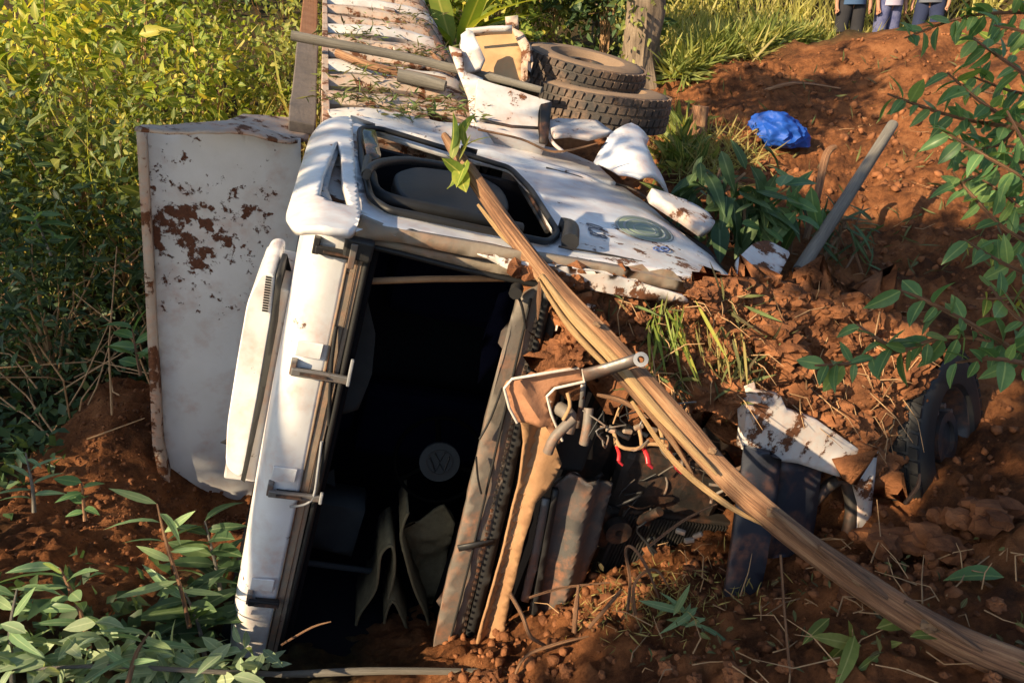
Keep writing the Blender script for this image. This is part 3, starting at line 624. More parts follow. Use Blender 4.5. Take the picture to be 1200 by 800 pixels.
tube('hose_stub', [W(655, 478, 3.05), W(668, 488, 3.0), W(664, 506, 3.0)], .03, cowl_m, truck)
tube('hose_stub', [W(672, 490, 2.98), W(650, 512, 2.98), W(642, 530, 3.0)], .022, cowl_m, truck)
tube('hose_stub', [W(690, 478, 2.98), W(688, 500, 2.98), W(684, 520, 3.0)], .02, cowl_m, truck)
# dark engine bay behind the missing grille
fbox('firewall', T, (.3, .36), (-2.9, -1.2), (-2.4, -.1), dark_metal, truck, 0)
fbox('frame_rail', T, (.0, 5.0), (-2.75, -2.5), (-.85, -.75), dark_metal, truck, .01)
fbox('frame_rail', T, (.0, 5.0), (-2.75, -2.5), (-1.7, -1.6), dark_metal, truck, .01)
fbox('axle_beam', T, (.75, .9), (-2.85, -2.7), (-2.2, -.3), dark_metal, truck, .02)
fbox('engine_block', T, (.15, 1.2), (-2.4, -1.75), (-1.55, -.9), dark_metal, truck, .05, 4, .05)
fbox('battery_box', T, (.02, .25), (-1.5, -1.3), (-1.0, -.72), black_p, truck, .02)
rd = fbox('radiator', T, (.12, .2), (-2.5, -1.85), (-1.95, -1.25), dark_metal, truck, .01)
bm = bmesh.new()
for k in range(34): add_box(bm, T(.11, -1.87 - k * .0185, -1.6), T.R * .008, T.U * .003, T.L * .33)
from_bm('radiator_fins', bm, fins_m, rd)
for k in range(44):
    px = rnd.uniform(690, 870); py = rnd.uniform(450, 650); r0 = rnd.uniform(.0, .2)
    pp = [T.at(0, r0, px, py)]
    for q in range(3): pp.append(pp[-1] + Vector((rnd.uniform(-.12, .12), rnd.uniform(-.05, .08), rnd.uniform(-.12, .06))))
    tube('engine_hose', pp, rnd.uniform(.005, .026) if k < 16 else rnd.uniform(.003, .009), rnd.choice([black_r, dark_metal, black_p, cowl_m, twig_m]), truck)
disc('pulley', T.at(0, .1, 722, 617), -T.R, .02, .07, .05, dark_metal, truck)
for k, (x, y, x2, y2, w) in enumerate(((722, 522, 725, 540, .008), (752, 522, 760, 543, .011), (777, 522, 794, 549, .011))):
    c = tube('cable_plug', [W(x, y, 3.0), W((x + x2) / 2 + 2, (y + y2) / 2, 2.97), W(x2, y2, 2.96)], [w * .8, w, w * 1.1], red_m, truck, flat=.7)
    tube('plug_lug', [W(x2, y2, 2.96), W(x2 + 5, y2 + 5, 2.96)], [w * 1.3, w * .9], red_m, c, flat=.5)
    tube('bare_lead', [W(x - 4, y - 22, 3.0), W(x - 1, y - 10, 3.0), W(x, y, 3.0)], .008, root_m, c)
tube('wiring_harness', [W(718, 502, 3.0), W(726, 522, 2.98), W(745, 526, 2.98), W(760, 520, 2.98), W(782, 522, 2.98)], .008, root_m, truck)
for k in range(24):
    x = rnd.uniform(700, 800); y = rnd.uniform(478, 530)
    tube('loose_wire', [W(x, y, 2.98), W(x + rnd.uniform(-10, 10), y + rnd.uniform(-16, 4), 2.95), W(x + rnd.uniform(-22, 22), y + rnd.uniform(-20, 16), 2.97)], .0035, rnd.choice([cowl_m, root_m, grey_m, black_r]), truck)
for x, y in ((716, 504), (735, 505), (748, 500), (765, 503), (798, 622), (818, 626), (808, 632)):
    c = W(x, y, 3.0); fbox('terminal_block', Frame(c, (rnd.uniform(-.5, .5), .3, 1), (-1, rnd.uniform(-.6, .6), 0)), (-.01, .01), (-.02, .02), (-.009, .009), flange_m, truck, .004, 2, .008)
# front bumper, torn off and hanging
pb = plane3((870, 470, 3.12), (1040, 540, 3.42), (1010, 630, 3.55))
bp = sheet('front_bumper', [(878, 459), (915, 464), (922, 480), (960, 494), (985, 511), (1012, 530), (1029, 526), (1024, 570), (1018, 634), (999, 633), (1007, 592), (1004, 568), (988, 560), (935, 543), (912, 540), (869, 526)], pb, white_mud, truck, thick=.05, rough=.006, step=.03)
sheet('bumper_leg', [(872, 524), (916, 538), (908, 600), (898, 660), (886, 720), (849, 703), (860, 630), (868, 570)], plane3((872, 524, 3.17), (916, 538, 3.2), (870, 712, 3.3)), navy_m, bp, thick=.03, rough=.006, bulge=fold(888, 524, 862, 710, pb, .05, .05))
sheet('bumper_valance', [(918, 540), (963, 551), (958, 600), (950, 650), (902, 655), (910, 600)], plane3((918, 540, 3.3), (963, 551, 3.4), (925, 650, 3.5)), navy_m, bp, thick=.03, rough=.01)
tube('tow_pipe', [W(940, 600, 3.5), W(985, 560, 3.5), W(998, 600, 3.52), W(985, 650, 3.55)], .03, dark_metal, truck)
sheet('crumpled_wing', rounded([(1010, 440), (1048, 420), (1044, 455), (1032, 478), (1012, 470)], 5), plane3((1010, 440, 3.5), (1048, 420, 3.6), (1030, 478, 3.55)), white_mud, truck, thick=.015, rough=.02)
sheet('crumpled_wing', [(920, 346), (958, 352), (988, 364), (1000, 352), (985, 348), (940, 345), (935, 380), (955, 410), (960, 400), (945, 378)][:4] + [(984, 374), (950, 372), (938, 390), (960, 412), (950, 416), (930, 385)], plane3((920, 346, 3.7), (988, 364, 3.8), (950, 416, 3.55)), white_mud, truck, thick=.015, rough=.03)
# wheels
def wheel(name, c, ax, R, wdt, parent, hubs=True, dusty=True):
    ax = ax.normalized(); a, b = ring_basis(ax); n = 48
    pr = [(.58, -.42), (.62, -.5), (.8, -.52), (.93, -.46), (.985, -.34), (1., 0), (.985, .34), (.93, .46), (.8, .52), (.62, .5), (.58, .42)]
    V, Fc = [], []
    for k in range(n):
        t = 2 * math.pi * k / n
        for r, z in pr: V.append(c + ax * z * wdt + (a * math.cos(t) + b * math.sin(t)) * r * R)
    m = len(pr)
    tm = tyre_m if dusty else black_r
    for k in range(n):
        q = (k + 1) % n
        for i in range(m - 1): Fc.append((k * m + i, q * m + i, q * m + i + 1, k * m + i + 1))
    w = disc(name, c - ax * wdt * .1, ax, R * .2, R * .3, wdt * .45, dark_metal if dusty else hub_m, parent)
    ty = pydata('tyre', V, Fc, [tm, dusty_m], w, smooth=40)
    if dusty:
        for p in ty.data.polygons:
            if (p.index % (m - 1)) in (7, 8, 9): p.material_index = 1
    bm = bmesh.new(); nt_ = 44
    for k in range(nt_):
        for j, z in enumerate((-.36, -.13, .13, .36)):
            t = 2 * math.pi * (k + .5 * (j % 2)) / nt_; rd_ = a * math.cos(t) + b * math.sin(t); tg = -a * math.sin(t) + b * math.cos(t)
            add_box(bm, c + ax * z * wdt + rd_ * R * (1.0 if abs(z) < .2 else .985), ax * wdt * .085 + tg * R * .012, tg * R * .052, rd_ * R * .022)
    tr = from_bm('tread', bm, tm, w); tr['kind'] = 'stuff'
    rpr = [(.58, .42), (.56, .38), (.53, .1), (.5, -.05), (.3, -.12), (.28, .1), (.2, .25), (.0, .26)]
    V, Fc = [], []; m = len(rpr)
    for k in range(n):
        t = 2 * math.pi * k / n
        for r, z in rpr: V.append(c + ax * z * wdt + (a * math.cos(t) + b * math.sin(t)) * r * R)
    for k in range(n):
        q = (k + 1) % n
        for i in range(m - 1): Fc.append((k * m + i, q * m + i, q * m + i + 1, k * m + i + 1))
    pydata('rim', V, Fc, dusty_m if dusty else hub_m, w, smooth=40)
    if hubs:
        for k in range(10):
            t = 2 * math.pi * k / 10; p = c + (a * math.cos(t) + b * math.sin(t)) * R * .36 - ax * wdt * .08
            bm = bmesh.new(); add_tube(bm, [p, p + ax * .075], [.02, .016], 6); from_bm('wheel_nut', bm, grey_m, w)
    return w
wheel('front_wheel', W(1092, 512, 3.82), cw((.66, -.02, -.75)), .46, .22, truck, True, False)
wheel('rear_wheel', W(684, 86, 6.1), cw((.2, .86, -.5)), .5, .27, truck)
wheel('rear_wheel', W(707, 124, 5.8), cw((.12, .9, -.42)), .51, .28, truck)
# fender pieces by the door
pfd = plane3((700, 190, 4.75), (790, 215, 4.8), (735, 163, 5.1))
def cyl(x0, y0, x1, y1, pl, h, w):
    a, b = hit(x0, y0, pl), hit(x1, y1, pl); d = (b - a).normalized()
    def f(p): q = (p - a) - d * (p - a).dot(d); return h * (1 - (q.length / w) ** 2)
    return f
sheet('front_fender', [(697, 186), (712, 167), (733, 162), (757, 171), (752, 184), (762, 203), (796, 217), (764, 221), (742, 226), (720, 214)], pfd, white, truck, thick=.02, step=.04, bulge=cyl(732, 164, 745, 224, pfd, .12, .22), rough=.007)
sheet('fender_flare', rounded([(762, 220), (800, 232), (832, 248), (839, 262), (828, 268), (800, 250), (766, 230)], 4), plane3((762, 220, 4.5), (839, 262, 4.5), (800, 232, 4.6)), white_mud, truck, thick=.06, rough=.012)
# tank, boxes behind the cab
pt = plane3((577, 100, 4.95), (645, 118, 5.0), (580, 168, 4.75))
tb = sheet('tank_box', [(560, 92), (578, 98), (600, 104), (645, 119), (640, 168), (600, 162), (556, 152)], pt, white_old, truck, thick=.35, step=.06, rough=.004); bevel(tb, .012)
strip('box_seam', [(562, 140), (600, 148), (634, 150)], 3, plane3((577, 100, 4.94), (645, 118, 4.99), (580, 168, 4.74)), dark_metal, tb, .01)
sheet('box_side', [(634, 122), (647, 119), (642, 168), (633, 166)], plane3((634, 122, 4.92), (647, 119, 4.97), (642, 168, 4.8)), dark_metal, tb, thick=.02)
ob = sheet('open_box', [(550, 35), (600, 31), (614, 50), (612, 96), (566, 96), (556, 70)], plane3((550, 35, 5.75), (600, 31, 5.75), (580, 96, 5.55)), amber_m, truck, thick=.02, rough=.012)
sheet('box_cheek', [(540, 41), (549, 34), (554, 37), (568, 68), (563, 80), (552, 84), (543, 84)], plane3((538, 42, 5.35), (567, 66, 5.3), (545, 78, 5.3)), white_old, ob, thick=.03, rough=.004)
sheet('box_cheek', [(598, 31), (612, 38), (620, 52), (618, 92), (610, 97), (611, 60)], plane3((598, 31, 5.7), (620, 52, 5.55), (610, 97, 5.5)), beige_m, ob, thick=.04, rough=.004)
strip('box_rim', [(546, 35), (575, 32), (600, 31)], 3, plane3((546, 35, 5.5), (600, 31, 5.5), (580, 60, 5.4)), white_old, ob, .06)
sheet('box_post', [(592, 20), (607, 18), (608, 31), (594, 33)], plane3((592, 20, 5.9), (607, 18, 5.9), (594, 33, 5.9)), beige_m, ob, thick=.1)
sheet('side_guard', [(526, 54), (541, 58), (545, 84), (566, 92), (562, 150), (552, 150), (548, 112), (536, 82)], plane3((524, 56, 5.3), (566, 96, 5.1), (562, 150, 4.85)), white_old, truck, thick=.03, rough=.004)
gd = sheet('mud_guard', [(641, 142), (655, 138), (700, 141), (718, 154), (690, 160), (668, 156), (650, 158)], plane3((641, 142, 5.0), (718, 154, 5.0), (668, 158, 4.8)), white_old, truck, thick=.03, rough=.006)
tube('guard_edge', [W(641, 146, 4.95), W(646, 165, 4.85), W(660, 178, 4.8)], .012, white_old, gd)
fbox('rear_chassis', D, (-.3, 3.), (-1.75, -1.25), (-1.0, -.45), dark_metal, truck, .03)
# dump body
bed = fbox('dump_bed', D, (-.25, 7), (-.95, 0), (-2.3, -.02), beige_m, truck, .02)
for k in range(20):
    r = -.12 + k * .36
    def J(s): return rnd.uniform(-s, s)
    P_ = [D(r, .0, .03), D(r + J(.03), -.3, .05 + J(.015)), D(r + J(.03), -.6, .05 + J(.02)), D(r, -.86, .045), D(r + .02, -1.0, -.03), D(r + .02, -1.07, -.2)]
    tube('bed_rib', P_, [.095, .1, .1, .1, .09, .08], beige_m if k % 3 else white_old, bed, sides=8, flat=.75, wob=.15, sm=4)
    if k % 2 == 0: fbox('rib_stiffener', D, (r + .06, r + .3), (-.62 - .0 * k, -.5), (.02, .11), beige_m, bed, .01, 2, .012)
    else: fbox('rib_stiffener', D, (r + .06, r + .3), (-.45, -.35), (.0, .07), shaded_oldwood, bed, .01, 2, .012)
tube('bed_corner_tube', [D.at(2, .1, 500, 30), D.at(2, .1, 520, 62), D.at(2, .08, 538, 92), D.at(2, .06, 552, 122), D.at(2, .04, 560, 148)], .03, dark_metal, bed, wob=.2)
fbox('bed_edge_rail', D, (-.3, 7), (-.0, .045), (-.05, .09), beige_m, bed, .008, 8, .012)
fbox('bed_board', D, (-.2, 1.62), (.075, .235), (-.04, .03), shaded_oldwood, bed, .008, 5, .01)  # same boards as beyond the cross pole; shade put into a darker material
fbox('bed_board', D, (1.64, 7), (.09, .225), (-.04, .035), lit_rust_m, bed, .008, 5, .01)  # rust made orange to carry the sunlight on this stretch
fbox('bed_floor_lip', D, (-.25, 7), (-1.1, -1.02), (-.5, -.1), dark_metal, bed, .01)
# headboard standing past the cab roof
hp = T.pl(0, 1.7)
hsp = mat('headboard_muddy', (.60, .60, .61), (.47, .46, .45), 2.2, .5, mud=.715, mudscale=13, rust=.72, bump=.12, bscale=14, spot=((-.12, 0, .95), .85, .3), mudcol=(.11, .04, .02))
def hbf(p):
    r, u, l = tc_of(T, p); return .02 * noise.noise(p * 1.7) - .05 * max(0, .45 - u)
hb = sheet('headboard', [(162, 152), (268, 150), (352, 164), (355, 420), (350, 640), (250, 640), (200, 600), (187, 520), (176, 330)], hp, hsp, truck, thick=.03, bulge=hbf, step=.07)
sheet('headboard_flange', [(158, 151), (166, 146), (265, 141), (285, 134), (330, 139), (365, 141), (362, 160), (340, 165), (268, 152)], T.pl(2, -.16), beige_m, hb, thick=.02, rough=.02)
strip('headboard_edge', [(164, 152), (174, 330), (184, 520), (200, 600)], [9, 9, 11, 12], T.pl(0, 1.63), beige_m, hb, .08)
fbox('headboard_stiffener', T, (1.74, 1.9), (.0, .6), (-.8, -.7), white_old, hb, .01)
# ------------------------------------------------------------------ logs and poles
lf_litter = leaf_mat('trampled_litter', (.08, .055, .03), (.13, .13, .05), (.13, .21, .07), .25, .8)
def log_mat(name, stops, bump=.8):
    m = bpy.data.materials.new(name); m.use_nodes = True; t = m.node_tree; N = t.nodes; Lk = t.links; B = N['Principled BSDF']
    at = N.new('ShaderNodeAttribute'); at.attribute_name = 'grain'
    def nz(sx, sc, det=8):
        mp = N.new('ShaderNodeMapping'); mp.inputs['Scale'].default_value = sx; Lk.new(at.outputs['Vector'], mp.inputs[0])
        q = N.new('ShaderNodeTexNoise'); q.inputs['Scale'].default_value = sc; q.inputs['Detail'].default_value = det; q.inputs['Roughness'].default_value = .65; Lk.new(mp.outputs[0], q.inputs[0]); return q.outputs[0]
    r = N.new('ShaderNodeValToRGB'); e = r.color_ramp.elements; e[0].position, e[0].color = stops[0][0], (*stops[0][1], 1); e[1].position, e[1].color = stops[-1][0], (*stops[-1][1], 1)
    for p_, c_ in stops[1:-1]: e.new(p_).color = (*c_, 1)
    mx = N.new('ShaderNodeMath'); mx.operation = 'ADD'; ml = N.new('ShaderNodeMath'); ml.operation = 'MULTIPLY'; ml.inputs[1].default_value = .5
    Lk.new(nz((1, 1, .12), 14), ml.inputs[0]); m2 = N.new('ShaderNodeMath'); m2.operation = 'MULTIPLY'; m2.inputs[1].default_value = .5; Lk.new(nz((.6, .6, 1), 3.2), m2.inputs[0])
    Lk.new(ml.outputs[0], mx.inputs[0]); Lk.new(m2.outputs[0], mx.inputs[1]); Lk.new(mx.outputs[0], r.inputs[0]); Lk.new(r.outputs[0], B.inputs['Base Color'])
    B.inputs['Roughness'].default_value = .85; b = N.new('ShaderNodeBump'); b.inputs['Strength'].default_value = bump; b.inputs['Distance'].default_value = .012; Lk.new(nz((1.6, 1.6, .1), 16), b.inputs['Height']); Lk.new(b.outputs[0], B.inputs['Normal'])
    return m
lg_pole = log_mat('peeled_log', [(.34, (.045, .03, .022)), (.43, (.15, .07, .035)), (.51, (.30, .15, .075)), (.58, (.43, .25, .13)), (.66, (.22, .17, .12))], 1.)
lg_split = log_mat('split_heartwood', [(.3, (.38, .20, .09)), (.5, (.60, .38, .17)), (.7, (.74, .55, .30))], 1.)
lg_bark = log_mat('barked_log', [(.3, (.09, .08, .065)), (.5, (.17, .155, .13)), (.7, (.27, .25, .21))])
lg_trunk = log_mat('trunk_bark', [(.34, (.05, .038, .026)), (.46, (.13, .095, .065)), (.56, (.22, .165, .115)), (.68, (.33, .25, .17))], 1.)
def log(name, pts, rad, m, parent=None, sides=14, wob=.12, arc=None, sm=5, flat=1., seed=0):
    pts = [Vector(p) for p in pts]; R = rad if isinstance(rad, (list, tuple)) else [rad] * len(pts); q, rr = [], []
    for i in range(len(pts) - 1):
        p0, p1, p2, p3 = pts[max(i - 1, 0)], pts[i], pts[i + 1], pts[min(i + 2, len(pts) - 1)]
        for s in range(sm):
            t = s / sm; q.append(.5 * ((2 * p1) + (p2 - p0) * t + (2 * p0 - 5 * p1 + 4 * p2 - p3) * t * t + (3 * p1 - p0 - 3 * p2 + p3) * t ** 3)); rr.append(R[i] * (1 - t) + R[i + 1] * t)
    q.append(pts[-1]); rr.append(R[-1]); V, Fc, gr_ = [], [], []; a = None; L_ = 0
    for i, p in enumerate(q):
        d = (q[min(i + 1, len(q) - 1)] - q[max(i - 1, 0)]).normalized()
        if a is None: a, b = ring_basis(d)
        else: a = (a - d * a.dot(d)).normalized(); b = d.cross(a)
        if i: L_ += (q[i] - q[i - 1]).length
        for k in range(sides):
            t = 2 * math.pi * k / sides; cx, cy = math.cos(t), math.sin(t)
            w = 1 + wob * noise.noise(Vector((cx * 1.5, cy * 1.5, L_ * 2.2 + seed))) + wob * .8 * noise.noise(Vector((cx * 4, cy * 4, L_ * .7 + seed)))
            V.append(p + (a * cx + b * cy * flat) * rr[i] * w); gr_.append((cx * .5, cy * .5, L_ + seed))
    n_ = len(q)
    for i in range(n_ - 1):
        for k in range(sides): Fc.append((i * sides + k, i * sides + (k + 1) % sides, (i + 1) * sides + (k + 1) % sides, (i + 1) * sides + k))
    Fc += [tuple(range(sides))[::-1], tuple((n_ - 1) * sides + k for k in range(sides))]
    me = bpy.data.meshes.new(name); me.from_pydata([tuple(v) for v in V], [], Fc); me.update()
    at = me.attributes.new('grain', 'FLOAT_VECTOR', 'POINT'); at.data.foreach_set('vector', np.array(gr_, 'f').ravel())
    return link(name, me, m, parent, smooth=60)
def clod_bm(bm, c, r, seed, sub=2):
    b2 = bmesh.ops.create_icosphere(bm, subdivisions=sub, radius=1)
    sx, sy, sz = rnd.uniform(.8, 1.3), rnd.uniform(.8, 1.2), rnd.uniform(.6, .95)
    for v in b2['verts']:
        q = v.co.copy(); k = 1 + .45 * noise.noise(q * 1.3 + Vector((seed, 0, 0))) + .3 * noise.noise(q * 3.1 + Vector((0, seed, 0))) + (.22 * noise.noise(q * 8 + Vector((0, 0, seed))) if sub > 1 else 0) + (.35 * crack(q + Vector((seed, 0, 0)), 2.2) + .15 * crack(q, 6) - .15 if sub > 2 else 0); v.co = c + Vector((q.x * sx, q.y * sy, q.z * sz)) * k * r
PX = [(520, 158, 3.2, .014), (533, 178, 3.16, .024), (560, 216, 3.1, .029), (600, 272, 3.0, .034), (660, 348, 2.86, .038), (720, 412, 2.77, .04), (800, 500, 2.66, .046), (840, 545, 2.62, .041), (880, 583, 2.58, .046), (960, 648, 2.5, .046), (1050, 711, 2.43, .051), (1130, 755, 2.38, .054), (1240, 798, 2.32, .058)]
pole = thing('split_log', W(1130, 790, 2.38), 'long splintered log leaning across the cab, its bark torn away', 'log')
log('shaft', [W(*p[:3]) for p in PX], [p[3] for p in PX], lg_pole, pole, 28, .24)
for k, (px, py, d) in enumerate(((700, 380, 2.74), (835, 528, 2.56), (905, 600, 2.5), (1010, 680, 2.4), (1090, 735, 2.33))):
    bm = bmesh.new(); clod_bm(bm, W(px, py, d), .014 + .003 * k, k * 5.1, 3); from_bm('knot', bm, twig_m, pole, smooth=60)
for k, (a, b, d) in enumerate((((905, 598), (975, 655), 2.43), ((960, 640), (1040, 700), 2.38), ((1060, 705), (1150, 762), 2.31))):
    log('bark_patch', [W(a[0], a[1], d), W((a[0] + b[0]) / 2, (a[1] + b[1]) / 2, d - .02), W(b[0], b[1], d - .03)], [.012, .026, .01], lg_pole, pole, 10, .5, flat=.5, seed=k * 3)
log('split_face', [W(634, 322, 2.86), W(672, 372, 2.79), W(722, 424, 2.72), W(775, 486, 2.64), W(840, 556, 2.55)], [.012, .022, .026, .024, .006], lg_split, pole, 8, .3, flat=.6)
for k, pp in enumerate(([(630, 326, 2.87), (668, 384, 2.78), (722, 440, 2.72), (748, 472, 2.7)], [(640, 345, 2.85), (690, 405, 2.76), (740, 460, 2.7), (790, 520, 2.66), (820, 570, 2.64)], [(560, 240, 3.1), (590, 278, 3.02), (612, 296, 2.98)], [(632, 330, 2.86), (631, 352, 2.86), (630, 375, 2.86)], [(740, 470, 2.72), (790, 540, 2.66), (850, 590, 2.6), (900, 618, 2.56)], [(700, 462, 2.8), (730, 470, 2.75), (760, 490, 2.7)])):
    log('splinter', [W(*q) for q in pp], [.006] + [.011] * (len(pp) - 2) + [.002], lg_split if k % 2 == 0 else lg_pole, pole, 6, .3, seed=k)
# shoot leaves at the tip of the log
leafV = {}
def leaf_data(key, width, curl, tint, seed, seg=4):
    g = np.random.default_rng(seed); me = leaf_mesh('leaf_' + key, [(0, 0, 0)], [(0, 1, 0)], [(0, 0, 1)], [1], width, curl, seg, g)
    me.attributes['tint'].data.foreach_set('value', np.full(len(me.vertices), tint, 'f')); return me
def leaf_set(key, m, width, curl):
    out = []
    for k, (w, c, t) in enumerate(((1, .6, .15), (1.15, 1, .3), (.9, 1.5, .42), (1.05, .2, .55))):
        me = leaf_data(key + str(k), width * w, curl * c, t, 50 + k); me.materials.append(m); out.append(me)
    return out
LS_cool = leaf_set('cool', lf_cool, .2, .22); LS_lance = leaf_set('lance', lf_lance, .085, .3); LS_pale = leaf_set('pale', lf_pale, .17, .2); LS_dark = leaf_set('dark', lf_dark, .15, .3); LS_mid = leaf_set('mid', lf_mid, .13, .3); LS_yel = leaf_set('yellow', lf_yel, .2, .2)
def put_leaf(ls, p, d, nrm, size, parent):
    d = d.normalized(); s = d.cross(nrm)
    if s.length < .05: s = d.cross(Vector((.3, .5, .8)))
    s.normalize(); nn = s.cross(d)
    o = bpy.data.objects.new('leaf', ls[rnd.randrange(len(ls))]); COL.objects.link(o); o.parent = parent
    M = Matrix((s, d, nn)).transposed().to_4x4() @ Matrix.Diagonal((size, size, size, 1)); M.translation = p - ORG[parent]; o.matrix_local = M; return o
def rv(s=1.): return Vector((rnd.gauss(0, s), rnd.gauss(0, s), rnd.gauss(0, s)))
for k in range(11):
    p = W(rnd.uniform(524, 560), rnd.uniform(165, 215), 3.1); d = cw((rnd.uniform(-.6, .5), rnd.uniform(-.4, 1), -.2)); put_leaf(LS_mid if k % 2 else LS_yel, p, d, rv() + up, rnd.uniform(.1, .17), pole)
# other poles
gp = log('bare_pole', [W(936, 318, 4.75), W(975, 258, 5.05), W(1012, 200, 5.35), W(1046, 146, 5.65)], [.045, .044, .042, .04], lg_bark, sides=14, wob=.06)
tag(gp, 'straight grey bare pole stuck slanting in the earth bank', 'pole')
ro = log('torn_root', [W(944, 282, 5.2), W(956, 238, 5.4), W(966, 190, 5.5), W(972, 176, 5.5), W(980, 172, 5.5)], [.022, .026, .03, .028, .015], lg_pole, sides=10); tag(ro, 'bent brown torn root standing beside the slanting grey pole', 'root')
def onbed(px, py, l=.16): return D.at(2, l, px, py)
onb_d = (onbed(525, 79, .19) - CAM).dot(fw) - .1
cpole = log('cross_pole', [onbed(385, 50, .19) * 1.5 - onbed(470, 66, .19) * .5, onbed(385, 50, .19), onbed(470, 66, .19), onbed(525, 79, .19), W(585, 93, onb_d), W(635, 106, onb_d - .1)], [.036, .036, .034, .032, .028, .024], lg_bark, sides=10, wob=.08); tag(cpole, 'long grey pole lying across the ribbed side of the dump bed', 'pole')
l2 = log('short_log', [onbed(466, 88, .17), onbed(495, 94, .17), onbed(522, 101, .17)], [.042, .046, .038], lg_bark, sides=10); tag(l2, 'short grey log lying between ribs of the dump bed', 'log')
l3 = log('broken_board', [D(3.2, .38, .13), D(3.15, .2, .15), D(3.1, .02, .16)], [.05, .055, .05], lit_rust_m if False else lg_bark, sides=6, flat=.5); tag(l3, 'short broken board lying over the edge boards of the dump bed', 'board')
for k, (pp, r) in enumerate((([(395, 62), (430, 76), (470, 86), (522, 96)], .03), ([(505, 62), (520, 76), (535, 84)], .016))):
    o = log('broken_branch', [onbed(x, y, .15) for x, y in pp], r, lg_pole, sides=8, wob=.2, seed=k); tag(o, ('thick pale broken branch on the ribs under the long grey pole', 'small splintered branch at the rounded edge of the dump bed')[k], 'branch')
g = np.random.default_rng(5); P, Dr = [], []
for k in range(650):
    c = [(500, 60), (430, 82), (440, 108), (400, 112), (540, 118), (520, 132), (420, 40), (480, 20), (470, 125)][k % 9]; x, y = c[0] + g.normal() * 22, c[1] + g.normal() * 5
    if y < 5: continue
    P.append(onbed(x, y, .13 + .04 * g.random())); Dr.append((g.normal(), g.normal() * .4, g.normal() * .3))
o = link('straw_debris', leaf_mesh('straw_debris', [tuple(p) for p in P], Dr, rand_dirs(len(P), g, 1), g.uniform(.03, .10, len(P)), .08, .1, g=g), lf_litter, kind='stuff'); tag(o, 'green and brown plant debris strewn over the bed ribs', 'debris')

# ------------------------------------------------------------------ earth thrown over the wreck
phs = plane3((700, 345, 3.12), (1050, 400, 3.58), (900, 520, 3.3))
def heapb(p):
    q = p * 3.2; w = p + Vector((noise.noise(q * 2), noise.noise(q * 2 + Vector((5, 0, 0))), noise.noise(q * 2 + Vector((0, 5, 0))))) * .05
    return .09 * noise.noise(q) + .16 * crack(w, 6) + .08 * crack(w, 15) + .035 * crack(w, 34) + .02 * noise.noise(q * 14)
hp_ = sheet('earth_heap', [(655, 350), (720, 338), (800, 345), (850, 328), (910, 322), (950, 340), (1010, 350), (1070, 385), (1082, 420), (1072, 460), (1066, 500), (1070, 535), (1045, 555), (990, 518), (925, 485), (880, 462), (865, 500), (820, 480), (790, 490), (760, 455), (730, 440), (690, 405), (660, 420)], phs, soil_bits, thick=.2, step=.017, bulge=heapb, smooth=50)
tag(hp_, 'lumpy red earth packed over the crushed front of the truck', 'earth'); hp_['kind'] = 'stuff'
for k, (x, y, d, r, lab) in enumerate(((905, 398, 3.3, .13, 'big flat-faced brown earth clod wedged above the white bumper'), (672, 405, 2.98, .10, 'orange earth lump stuck behind the cowl corner'), (985, 400, 3.5, .14, 'broad orange earth lump below the white crumpled wing'), (950, 380, 3.45, .09, 'rough earth clod beside the flat-faced brown clod'), (820, 345, 3.2, .07, 'earth clod lodged below the blue number on the door'))):
    bm = bmesh.new(); clod_bm(bm, W(x, y, d), r, k * 7.7, 4); o = from_bm('earth_clod', bm, soil_bits, smooth=30); tag(o, lab, 'clod')
bm = bmesh.new()
for k in range(520):
    if k < 230:
        x, y = rnd.gauss(880, 110), rnd.gauss(430, 50)
        if not inside((x, y), [(665, 350), (850, 330), (1010, 350), (1070, 450), (1035, 535), (925, 485), (870, 470), (760, 455)]): continue
        p = hit(x, y, phs); p = p + phs[1] * (heapb(p) + .005); r = abs(rnd.gauss(.018, .016)) + .006
    else:
        p = on_ground(rnd.uniform(560, 1200), rnd.uniform(560, 800)) if k < 430 else on_ground(rnd.uniform(860, 1200), rnd.uniform(80, 420))
        p.z += .01; r = abs(rnd.gauss(.009, .012)) + .005
    clod_bm(bm, p, r, k * 1.7, 3 if r > .022 else 2)
for k in range(900):
    x, y = rnd.uniform(660, 1060), rnd.uniform(335, 540)
    if not inside((x, y), [(665, 350), (850, 330), (1010, 350), (1070, 450), (1035, 535), (925, 485), (870, 470), (760, 455)]): continue
    p = hit(x, y, phs); clod_bm(bm, p + phs[1] * (heapb(p) + .004), rnd.uniform(.004, .013), k * 2.3, 1)
for k in range(150):
    x = rnd.uniform(600, 865); y = 322 + (x - 660) * .075 + rnd.gauss(0, 5); clod_bm(bm, W(x, y, 2.98 + (x - 660) * .0015), abs(rnd.gauss(.012, .01)) + .005, k * 3.1, 1)
for c in ((1030, 655, 3.2), (1075, 655, 3.1), (1120, 630, 3.1), (1150, 625, 3.1)):
    for k in range(12): clod_bm(bm, on_ground(c[0] + rnd.gauss(0, 15), c[1] + rnd.gauss(0, 8)) + Vector((0, 0, .09)), abs(rnd.gauss(.025, .018)) + .01, k * 3.3, 2)
o = from_bm('loose_clods', bm, soil_bits, smooth=28); o['kind'] = 'stuff'; tag(o, 'loose red soil clods scattered over the bank', 'soil')

